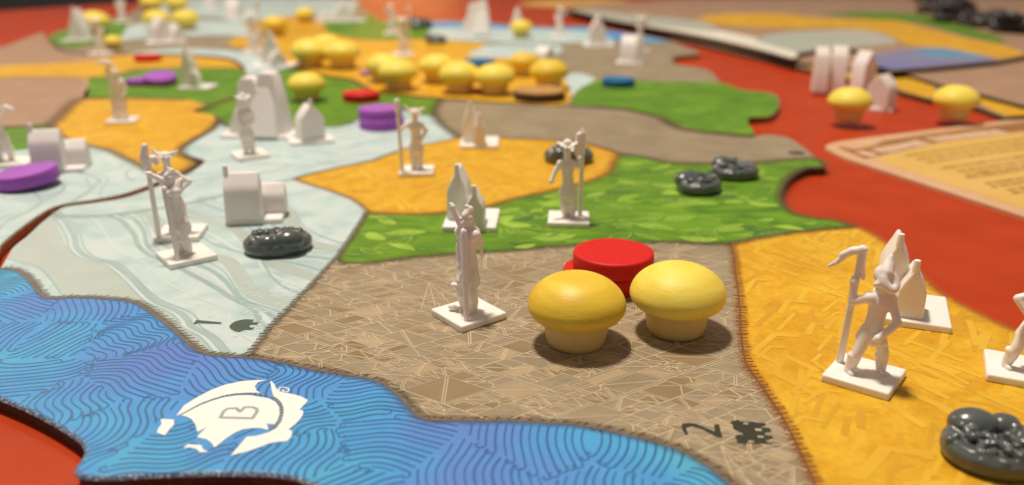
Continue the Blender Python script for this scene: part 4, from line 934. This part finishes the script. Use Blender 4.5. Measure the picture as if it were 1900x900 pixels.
def figure(px, py, rz, label, stance=0.13, hip=0.80, sh=1.38, lean=(0, 0), left=None, right=None, hat='brim', pole=None, cape=None, robe=0.0, s=1.0, z=0.0, base=(1.02, 1.0), far=False, turn=0.0, head=1.64, extra=None):
    """One moulded figure on a square plate.  It faces local -y.  left / right: elbow and hand of the arm on its screen-left / right."""
    x, y = at(px, py, z); t = thing('figure', (x, y, z), rz, label, 'figurine', 'white plastic explorer figures'); t.scale = (s, s, s)
    base_plate(t, *base)
    lx, ly = lean
    def body(bm):
        H = Vector((lx * 0.45, ly * 0.45, hip)); T = Vector((lx, ly, sh))
        Rt = Matrix.Rotation(turn, 3, 'Z')
        hipv = Rt @ Vector((0.085, 0, 0)); shv = Rt @ Vector((0.165, 0, 0)); fw = Rt @ Vector((0, -1, 0)); st = Rt @ Vector((1, 0, 0))
        for sg in (-1, 1):
            foot = st * (stance * sg) + Vector((0, 0, BT)); knee = (foot + H + hipv * sg) / 2 + fw * 0.06 + st * 0.035 * sg; knee.z = BT + (hip - BT) * 0.52
            chain(bm, [foot + Vector((0, 0, 0.04)), foot * 0.5 + knee * 0.5 + Vector((0, 0, 0.02)) - fw * 0.015, knee, H + hipv * sg], [0.078, 0.100, 0.090, 0.122])
            capsule(bm, foot + Vector((0, 0, 0.035)), foot + fw * 0.12 + Vector((0, 0, 0.02)), 0.062, 0.05)
        chain(bm, [H, H * 0.45 + T * 0.55, T - Vector((0, 0, 0.06))], [0.155, 0.142, 0.168])
        capsule(bm, T - shv, T + shv, 0.105, 0.105)
        if robe:
            for k in range(9):
                a = k / 9 * 2 * math.pi; capsule(bm, H + Vector((0.08 * math.cos(a), 0.07 * math.sin(a), 0.1)), Vector((0.19 * robe * math.cos(a), 0.17 * robe * math.sin(a), BT + 0.30)), 0.07, 0.06)
        hd = Vector((lx * 1.15, ly * 1.15 - 0.02, head)); chain(bm, [T, hd], [0.095, 0.085]); ball(bm, hd - fw * (-0.06 if hat == 'hood' else 0.0) * -1, 0.118, 2, (0.9, 1.0, 1.12))
        fwn = fw.normalized(); capsule(bm, hd + fwn * 0.09 + Vector((0, 0, 0.01)), hd + fwn * 0.135 + Vector((0, 0, -0.02)), 0.026, 0.022)
        ball(bm, hd + fwn * 0.075 + Vector((0, 0, -0.075)), 0.055, 2)
        for arm, sg in ((left, -1), (right, 1)):
            if arm:
                S_ = T + shv * sg; chain(bm, [S_, Vector(arm[0]), Vector(arm[1])], [0.078, 0.066, 0.054]); ball(bm, arm[1], 0.068, 2)
                dv = (Vector(arm[1]) - Vector(arm[0])).normalized()
                for f_ in (-0.03, 0.0, 0.03): capsule(bm, Vector(arm[1]), Vector(arm[1]) + dv * 0.075 + Vector((f_, 0, 0.01)), 0.022, 0.018)
        for a_ in range(10):
            q_ = a_ / 10 * 2 * math.pi; capsule(bm, H + Vector((0.10 * math.cos(q_), 0.08 * math.sin(q_), 0.10)), H + Vector((0.20 * math.cos(q_), 0.15 * math.sin(q_), -0.12)), 0.06, 0.05)
        for sg in (-1, 1): ball(bm, st * (stance * sg * 0.85) + fw * 0.03 + Vector((0, 0, BT + 0.30)), 0.112, 2, (1, 1, 0.6))
        capsule(bm, H + Vector((-0.12, -0.05, 0.02)), H + Vector((0.12, -0.05, 0.0)), 0.075, 0.075)
        capsule(bm, H + Vector((-0.15, 0.02, -0.05)), H + Vector((-0.17, 0.02, -0.18)), 0.06, 0.05)
    bo = blob('body', body, t, vox=0.034 if far else 0.020)
    hd = Vector((lx * 1.15, ly * 1.15 - 0.02, head))
    Rt2 = Matrix.Rotation(turn, 3, 'Z')
    def hatb(bm):
        if hat == 'brim':
            for k in range(14):
                a = k / 14 * 2 * math.pi; up = 0.10 * abs(math.cos(a)) ** 2
                capsule(bm, hd + Vector((0, 0, 0.10)), hd + Vector((0.235 * math.cos(a), 0.17 * math.sin(a), 0.075 + up)), 0.05, 0.030)
            ball(bm, hd + Vector((0, 0, 0.16)), 0.115, 2, (1, 1, 1.0))
        elif hat == 'horn':
            ball(bm, hd + Vector((0, 0, 0.07)), 0.12, 2)
            for sg in (-1, 1): chain(bm, [hd + Vector((0.08 * sg, 0, 0.10)), hd + Vector((0.20 * sg, 0, 0.14)), hd + Vector((0.29 * sg, 0, 0.28 if sg < 0 else 0.20))], [0.06, 0.05, 0.022])
            for k in range(10):
                a = k / 10 * 2 * math.pi; capsule(bm, hd + Vector((0, 0, 0.07)), hd + Vector((0.19 * math.cos(a), 0.15 * math.sin(a), 0.06)), 0.04, 0.025)
        elif hat == 'hood':
            f_ = lambda q: hd + Rt2 @ Vector((0.035 + 0.088 * math.cos(q) - 0.02 * math.sin(q), -0.15 + 0.06 * math.sin(q), 0.02 + 0.115 * math.sin(q)))
            for k in range(16):
                a = k / 16 * 2 * math.pi; b = (k + 1) / 16 * 2 * math.pi; thick = 0.050 + 0.022 * (1 - math.cos(a - 0.6)) / 2
                capsule(bm, f_(a), f_(b), thick, thick); capsule(bm, f_(a), hd + Rt2 @ Vector((0.085 * math.cos(a), 0.05, 0.06 + 0.09 * math.sin(a))), thick, 0.06)
            chain(bm, [hd + Rt2 @ Vector((0.0, -0.06, 0.12)), hd + Rt2 @ Vector((0.05, 0.0, 0.24)), hd + Rt2 @ Vector((0.075, 0.02, 0.36))], [0.115, 0.085, 0.035])
            chain(bm, [hd + Rt2 @ Vector((-0.03, -0.12, -0.02)), hd + Rt2 @ Vector((-0.14, -0.10, -0.05))], [0.09, 0.05])
        elif hat == 'crest':
            chain(bm, [hd + Vector((-0.05, 0, 0.06)), hd + Vector((0.05, 0, 0.16)), hd + Vector((0.0, 0.02, 0.22))], [0.08, 0.07, 0.04])
    if hat: blob('hat', hatb, t, vox=0.03 if far else 0.018, it=2)
    if pole:
        (bx, by), (tx, ty, tz), kind = pole
        bm = bmesh.new(); tube(bm, (bx, by, BT - 0.01), (tx, ty, tz), 0.062, 0.052, 10); po = part_bm('pole', bm, t, 'plastic', 0.01, 1)
        P0 = Vector((tx, ty, tz))
        def top(bm):
            if kind == 'flag':
                chain(bm, [P0 + Vector((0.03, 0, 0.0)), P0 + Vector((-0.13, -0.02, -0.05)), P0 + Vector((-0.27, -0.03, -0.15))], [0.060, 0.070, 0.060])
                chain(bm, [P0 + Vector((-0.25, -0.03, -0.16)), P0 + Vector((-0.33, -0.05, -0.27)), P0 + Vector((-0.44, -0.05, -0.36))], [0.055, 0.045, 0.030])
                chain(bm, [P0, P0 + Vector((0.02, 0, -0.28)), P0 + Vector((0.07, 0, -0.46))], [0.068, 0.062, 0.035])
            elif kind == 'flagR':
                chain(bm, [P0, P0 + Vector((-0.10, 0, -0.05)), P0 + Vector((-0.14, 0, -0.45)), P0 + Vector((-0.10, 0, -0.58))], [0.055, 0.075, 0.085, 0.05])
                chain(bm, [P0, P0 + Vector((0.0, 0, -0.5))], [0.06, 0.06]); chain(bm, [P0, P0 + Vector((-0.04, 0, 0.10))], [0.05, 0.03])
            elif kind == 'axe':
                chain(bm, [P0 + Vector((0, 0, 0.06)), P0 + Vector((-0.04, 0, -0.20)), P0 + Vector((0.0, 0, -0.40))], [0.075, 0.11, 0.10])
                chain(bm, [P0 + Vector((0.0, 0, -0.25)), P0 + Vector((0.16, 0, -0.22)), P0 + Vector((0.20, 0, -0.34))], [0.09, 0.08, 0.06])
            elif kind == 'block':
                chain(bm, [P0, P0 + Vector((0, 0, -0.26))], [0.085, 0.08])
            elif kind == 'side':
                chain(bm, [P0 + Vector((0.06, 0, -0.05)), P0 + Vector((-0.15, 0, 0.0)), P0 + Vector((-0.42, 0, -0.08))], [0.07, 0.08, 0.04])
                chain(bm, [P0 + Vector((0.06, 0, -0.05)), P0 + Vector((0.22, 0, -0.22))], [0.06, 0.04])
        if kind: blob('banner' if 'flag' in kind or kind == 'side' else 'pole_head', top, po, vox=0.03 if far else 0.018)
    if cape:
        def cp(bm):
            for a, b, r0, r1 in cape: capsule(bm, a, b, r0, r1, 10)
        blob('cape', cp, t, vox=0.03 if far else 0.02)
    if extra:
        def ex(bm):
            for a, b, r0, r1 in extra: capsule(bm, a, b, r0, r1, 10)
        blob('weapon', ex, t, vox=0.018)
    return t
# the nearest figures
figure(1602, 703, R(-38), 'white flag-bearing figure in a hood, nearest on the right golden field', stance=0.25, lean=(0.05, 0.05), turn=R(38), hip=0.80, sh=1.38, head=1.70,
       left=((-0.32, -0.06, 1.25), (-0.34, -0.04, 1.58)), right=((0.36, 0.02, 1.05), (0.16, -0.18, 0.82)), hat='hood', pole=((-0.42, 0.10), (-0.30, 0.02, 2.10), 'flag'))
figure(1892, 694, R(-25), 'white figure with bent elbow cut by the right edge of the picture', stance=0.24, lean=(0.12, 0), turn=R(20), left=((-0.26, -0.10, 1.30), (-0.02, -0.22, 1.02)), right=((0.40, -0.05, 1.3), (0.46, -0.2, 1.6)), hat='brim')
def screen_axes(rz):
    """Offsets given along the picture's right / depth / up, for a figure whose plate is turned by rz."""
    q = Matrix.Rotation(-rz, 3, 'Z'); return lambda x, y, z: tuple(q @ Vector((x, y, z)))
v = screen_axes(R(38))
figure(870, 588, R(38), 'slender white figure with one arm raised, alone on the rock field', stance=0.10, lean=(0.0, 0.0), turn=R(-70), hip=0.86, sh=1.62, head=1.90,
       left=(v(-0.10, 0.05, 1.72), v(-0.26, 0.02, 2.10)), right=(v(-0.16, 0.10, 1.35), v(-0.14, 0.0, 1.0)), hat='crest',
       cape=[(v(0.0, 0, 1.84), v(0.14, 0.04, 1.64), 0.082, 0.082), (v(0.14, 0.04, 1.64), v(0.25, 0.08, 1.40), 0.090, 0.049), (v(0.06, 0.02, 1.66), v(0.13, 0.04, 1.38), 0.082, 0.057), (v(0.22, 0.08, 1.40), v(0.26, 0.08, 1.12), 0.049, 0.021), (v(-0.06, 0, 1.80), v(0.08, 0, 1.78), 0.074, 0.074), (v(0.05, 0.0, 1.35), v(0.12, 0.02, 0.66), 0.098, 0.102), (v(-0.14, 0.1, 1.6), v(-0.12, 0.1, 0.75), 0.061, 0.041)],
       extra=[(v(-0.02, -0.44, 0.14), v(-0.05, -0.14, 1.70), 0.049, 0.070), (v(-0.31, 0.0, 0.20), v(-0.18, 0.02, 0.15), 0.070, 0.049), (v(-0.27, 0.02, 0.62), v(-0.12, 0.02, 0.58), 0.057, 0.045)])
figure(347, 480, R(38), 'nearer of the two overlapping white figures on the front ice', stance=0.10, lean=(-0.10, 0.06), turn=R(-70), hip=0.82, sh=1.54, head=1.80,
       left=(v(-0.28, -0.05, 1.78), v(-0.50, -0.10, 1.92)), right=(v(0.08, 0.02, 1.75), v(-0.14, -0.18, 1.52)), hat='crest',
       cape=[(v(-0.18, 0, 1.62), v(-0.06, 0.02, 1.0), 0.123, 0.115), (v(-0.06, 0.02, 1.0), v(0.06, 0.04, 0.62), 0.115, 0.107), (v(-0.22, -0.06, 1.72), v(-0.02, -0.05, 1.60), 0.066, 0.074)],
       extra=[(v(-0.02, -0.44, 0.14), v(-0.20, -0.16, 1.62), 0.049, 0.070)])
figure(337, 437, R(6), 'farther of two overlapping white figures on the front ice, with winged hat and axe pole', stance=0.12, hip=0.82, sh=1.46, head=1.84, left=((-0.25, -0.1, 1.35), (-0.38, -0.12, 1.46)), right=((0.34, 0, 1.3), (0.14, -0.14, 1.12)), hat='horn', pole=((-0.38, -0.42), (-0.46, -0.25, 2.14), 'axe'), lean=(-0.10, 0))
figure(1055, 411, R(-4), 'white figure in a wide hat with a banner pole on the front green field', stance=0.08, hip=0.82, sh=1.45, head=1.80, robe=0.0, lean=(-0.06, 0), left=((-0.34, -0.02, 1.30), (-0.44, -0.12, 1.05)), right=((0.30, -0.06, 1.40), (0.22, -0.12, 1.62)), hat='brim', pole=((0.27, 0.10), (0.30, 0.05, 2.20), 'flagR'))
figure(774, 321, R(2), 'white horned figure with a square topped staff on the middle golden field', stance=0.09, hip=0.80, sh=1.42, head=1.76, left=((-0.24, -0.08, 1.46), (-0.42, -0.14, 1.34)), right=((0.32, 0, 1.30), (0.16, -0.12, 1.02)), hat='horn', pole=((-0.40, -0.32), (-0.48, -0.25, 2.18), 'block'))
figure(464, 291, R(32), 'white figure standing in front of the large castle', stance=0.10, hip=0.80, sh=1.44, head=1.78, robe=0.6, lean=(-0.04, 0), left=((-0.24, -0.06, 1.28), (-0.18, -0.16, 1.02)), right=((0.24, -0.05, 1.3), (0.12, -0.18, 1.12)), hat='brim', turn=R(-20))
figure(229, 227, R(8), 'white figure with a side banner on the left golden field', stance=0.12, hip=0.84, sh=1.50, head=1.84, robe=0.7, left=((-0.25, 0, 1.62), (-0.30, 0, 1.92)), right=((0.26, 0, 1.3), (0.2, -0.1, 1.05)), hat=None, pole=((-0.26, -0.1), (-0.22, 0, 2.22), 'side'), s=1.03)
figure(14, 306, R(14), 'white robed figure cut by the left edge of the picture', stance=0.15, hip=0.84, sh=1.5, head=1.86, robe=1.0, left=((-0.3, 0, 1.3), (-0.2, -0.15, 1.1)), right=((0.26, -0.02, 1.66), (0.40, -0.08, 1.60)), hat='brim', s=1.08, base=(1.3, 1.0), lean=(-0.12, 0))
# the far, blurred figures
figure(748, 104, R(5), 'blurred white figure with a tall staff among the far mushrooms', left=((-0.3, 0, 1.3), (-0.2, -0.1, 1.0)), right=((0.28, 0, 1.5), (0.34, -0.05, 1.7)), hat='brim', pole=((0.36, 0), (0.36, 0, 2.35), 'block'), far=True, s=1.2, stance=0.1)
figure(727, 64, R(5), 'pale far figure at the back of the distant green field', left=((-0.3, 0, 1.3), (-0.3, -0.1, 1.6)), right=((0.3, 0, 1.3), (0.2, -0.1, 1.0)), hat='brim', far=True, s=1.15, robe=0.7)
figure(1038, 68, R(0), 'blurred white figure on the far ice right of a lone mushroom', left=((-0.3, 0, 1.3), (-0.2, -0.1, 1.0)), right=((0.3, 0, 1.45), (0.38, -0.1, 1.75)), hat='brim', far=True, s=1.1, robe=0.8)
figure(1186, 96, R(-8), 'blurred white figure with arms raised over its head at the far right', left=((-0.36, 0, 1.6), (-0.26, -0.05, 1.95)), right=((0.36, 0, 1.6), (0.24, -0.05, 1.95)), hat='brim', far=True, s=1.15, robe=0.75)
figure(228, 42, R(0), 'pale far figure at the upper left beside the golden mushroom', left=((-0.3, 0, 1.3), (-0.2, -0.1, 1.0)), right=((0.3, 0, 1.3), (0.2, -0.1, 1.0)), hat='brim', far=True, s=1.25, robe=0.7)
figure(188, 102, R(0), 'tan lit far figure before the red table at the upper left', left=((-0.34, 0, 1.5), (-0.4, -0.05, 1.8)), right=((0.3, 0, 1.3), (0.2, -0.1, 1.0)), hat='brim', far=True, s=1.15, robe=0.5)
figure(472, 98, R(0), 'tall pale figure with a staff left of the steep gabled tower', left=((-0.3, 0, 1.3), (-0.2, -0.1, 1.0)), right=((0.3, 0, 1.4), (0.34, -0.05, 1.6)), hat='brim', pole=((0.36, 0), (0.36, 0, 2.4), 'block'), far=True, s=1.3, robe=0.6)

# ------------------------------------------------------------------ player card on the right
ct = 0.10; cz = TZ + ct
card_px = [(1526, 273), (1548, 263), (1902, 219), (2200, 183), (2330, 470), (2250, 520), (1900, 402), (1563, 292)]
CP = ground(card_px, cz)
def rounded(P, r_, n=5):
    out = []
    for i in range(len(P)):
        p, a, b = P[i], P[i - 1], P[(i + 1) % len(P)]
        ra = min(r_, np.hypot(*(a - p)) * 0.45); rb = min(r_, np.hypot(*(b - p)) * 0.45)
        u = p + (a - p) / np.hypot(*(a - p)) * ra; v = p + (b - p) / np.hypot(*(b - p)) * rb
        for t in np.linspace(0, 1, n): out.append((1 - t) ** 2 * u + 2 * t * (1 - t) * p + t * t * v)
    return np.array(out)
CP = rounded(CP, 0.5); cc = centre(CP)
card = thing('player_card', (cc[0], cc[1], TZ), 0, 'cream bordered straw coloured rules card with a brown title band on the red table', 'card')
bm = slab(CP, 0.0, ct)
for v in bm.verts: v.co -= Vector((cc[0], cc[1], 0))
mobj('card_stock', bmmesh('card_stock', bm, M['cardedge']), card)
def cpoly(px, m, name, dz, sm=False): return region(card, name, ground(px, cz), m, z=cz + dz)
cpoly([(1617, 296), (1664, 284), (1760, 263), (1900, 245), (2200, 205), (2300, 450), (2245, 500), (1900, 388)], 'cardface', 'text_panel', 0.006)
cpoly([(1554, 274), (1606, 295), (1634, 289), (1664, 281), (1760, 261), (1900, 243), (2200, 205), (2192, 190), (1900, 226), (1720, 249), (1640, 261), (1622, 270), (1588, 277), (1560, 272)], 'cardband', 'title_band', 0.004)
kt = Ink(); kx = Ink(); kt.raw = kx.raw = True; r = random.Random(12)
def baseline(px0, py0, px1, py1, k, h, z, gaps, lo, hi):
    a = np.array(at(px0, py0, cz)); b = np.array(at(px1, py1, cz)); d = b - a; L_ = np.hypot(*d); d = d / L_; u = 0.0
    while u < L_:
        w = r.uniform(lo, hi)
        p = a + d * u; q = a + d * min(u + w, L_); k.line([p, (p + q) / 2, q], h * r.uniform(0.8, 1.1), z); u += w + gaps * r.uniform(0.7, 1.3)
baseline(1601, 287, 1616, 284, kt, 0.62, cz + 0.010, 0.10, 0.34, 0.46)
baseline(1626, 281, 1714, 264, kt, 0.60, cz + 0.010, 0.06, 0.22, 0.40)
baseline(1728, 259, 1860, 244, kt, 0.60, cz + 0.010, 0.07, 0.25, 0.55)
kt.build('title_lettering', M['cardtitle'], card)
for i in range(17):
    f_ = i / 16; x0_ = 1664 + 262 * f_; y0_ = 295 + 92 * f_ - 2; n_ = 2
    if i % 5 == 3: continue
    for j in range(1):
        baseline(x0_ + r.uniform(8, 30), y0_ - 3, x0_ + 520, y0_ - 3 - 520 * 0.142, kx, 0.13, cz + 0.010, 0.10, 0.2, 0.75)
kx.build('text_lines', M['cardtext'], card)

# ------------------------------------------------------------------ spare map tiles stacked at the far right
S1 = ground([(1035, 20), (1120, 40), (1260, 72), (1400, 104), (1500, 128), (1580, 146), (1660, 165), (1722, 182), (1790, 188), (1866, 216), (1960, 204), (2160, 180), (2300, 60), (2100, 0), (1500, 6), (1250, 6), (1100, 12)])
T1 = tile('spare_map_tile', S1, 'lowest spare map tile, its golden edge by the lone mushroom on the table', edge='core', group='spare map tiles stacked at the right')
region(T1, 'rock_region', S1, 'mauve')
patch(T1, 'wheat_region', [(1478, 104), (1500, 127), (1580, 145), (1660, 164), (1720, 181), (1734, 170), (1720, 150), (1660, 140), (1560, 118)], 'field', 0.004)
patch(T1, 'wheat_region', [(1790, 172), (1866, 214), (1960, 203), (2100, 180), (2000, 178), (1900, 192)], 'field', 0.004)
z3 = 0.20
S3 = ground([(1090, 24), (1180, 42), (1330, 78), (1420, 99), (1490, 116), (1560, 124), (1640, 132), (1690, 138), (1740, 154), (1800, 168), (1900, 194), (2000, 186), (2150, 120), (2150, 0), (1500, 0), (1100, 8)], z3)
T3 = tile('spare_map_tile', S3, 'middle spare map tile whose mauve edge shows below the blue corner', edge='core_dark', z=z3, t=0.19, group='spare map tiles stacked at the right')
region(T3, 'rock_region', S3, 'mauve', z=z3)
z2 = 0.44
S2p = [(1052, 17), (1134, 37), (1260, 60), (1330, 74), (1420, 95), (1474, 109), (1482, 99), (1530, 90), (1575, 89), (1616, 99), (1622, 120), (1655, 130), (1727, 125), (1850, 113), (1920, 100), (1990, 88), (2150, 40), (2000, -4), (1500, -4), (1250, -1), (1100, 8)]
S2 = ground(S2p, z2)
T2 = tile('spare_map_tile', S2, 'upper spare map tile with black edge, white strip and blue corner', edge='core_dark', z=z2, t=0.23, group='spare map tiles stacked at the right')
region(T2, 'rock_region', S2, 'mauve', z=z2)
for k, (nm, mt, px) in enumerate([
    ('pale_region', 'pale', [(1180, 38), (1240, 40), (1330, 55), (1420, 75), (1474, 95), (1472, 107), (1420, 93), (1330, 72), (1260, 58), (1200, 48)]),
    ('ice_region', 'ice', [(1058, 17), (1134, 36), (1200, 47), (1260, 52), (1330, 58), (1300, 40), (1180, 28), (1100, 18)]),
    ('ice_region', 'ice', [(1400, 75), (1440, 62), (1530, 56), (1612, 56), (1665, 78), (1600, 86), (1530, 88), (1480, 96)]),
    ('wheat_region', 'field', [(1290, 34), (1340, 26), (1440, 25), (1530, 34), (1660, 38), (1710, 50), (1800, 72), (1862, 84), (1900, 100), (1840, 108), (1770, 92), (1690, 84), (1640, 62), (1560, 52), (1450, 52), (1340, 46)]),
    ('forest_region', 'forest', [(1520, 26), (1600, 22), (1700, 26), (1760, 40), (1850, 68), (1860, 80), (1790, 66), (1700, 42), (1600, 34)]),
    ('sea_region', 'sea', [(1622, 100), (1680, 92), (1740, 88), (1790, 96), (1848, 111), (1727, 123), (1655, 128), (1626, 118)])]):
    patch(T2, nm, px, {'sea': 'sea_dull', 'ice': 'ice_dull'}.get(mt, mt), z=z2 + 0.004 + 0.004 * k)
cd = rounded(ground([(955, 9), (1030, 14), (1110, 9), (1180, 3), (1120, 0), (1010, 2)], TZ + 0.1), 1.5); c_ = centre(cd)
fc = thing('player_card', (c_[0], c_[1], TZ), 0, 'very far straw coloured card on the red table behind the map', 'card')
bm = slab(cd, 0.0, 0.2)
for v in bm.verts: v.co -= Vector((c_[0], c_[1], 0))
mobj('card_stock', bmmesh('card_stock', bm, M['cardface']), fc)
# dark heap on the spare tiles
r = random.Random(31); spots = []
labels_row = ['black lump in the far heap on the spare tiles at top right']
heap_me = [ore_mesh('heap_lump', 40 + i, 'black', 10, 0.05) for i in range(3)]
for i in range(30):
    px = r.uniform(1708, 1930); py = 12 + (px - 1708) * 0.20 + r.uniform(-12, 24)
    lay = 0 if i < 21 else 1
    x, y = at(px, py, z2); o = mobj('black_lump', heap_me[i % 3])
    o.location = (x, y, z2 + 0.03 + lay * 0.75); o.rotation_euler = (r.uniform(-0.5, 0.5), r.uniform(-0.5, 0.5), r.uniform(0, 6.3)); q = r.uniform(1.1, 1.6); o.scale = (q, q, q)
    tagged(o, 'blurred black plastic lump in the heap on the spare tiles at top right', 'game piece', 'heap of black pieces at top right')
    m_ = o.modifiers.new('melt', 'REMESH'); m_.mode = 'VOXEL'; m_.voxel_size = 0.07; m_.use_smooth_shade = True
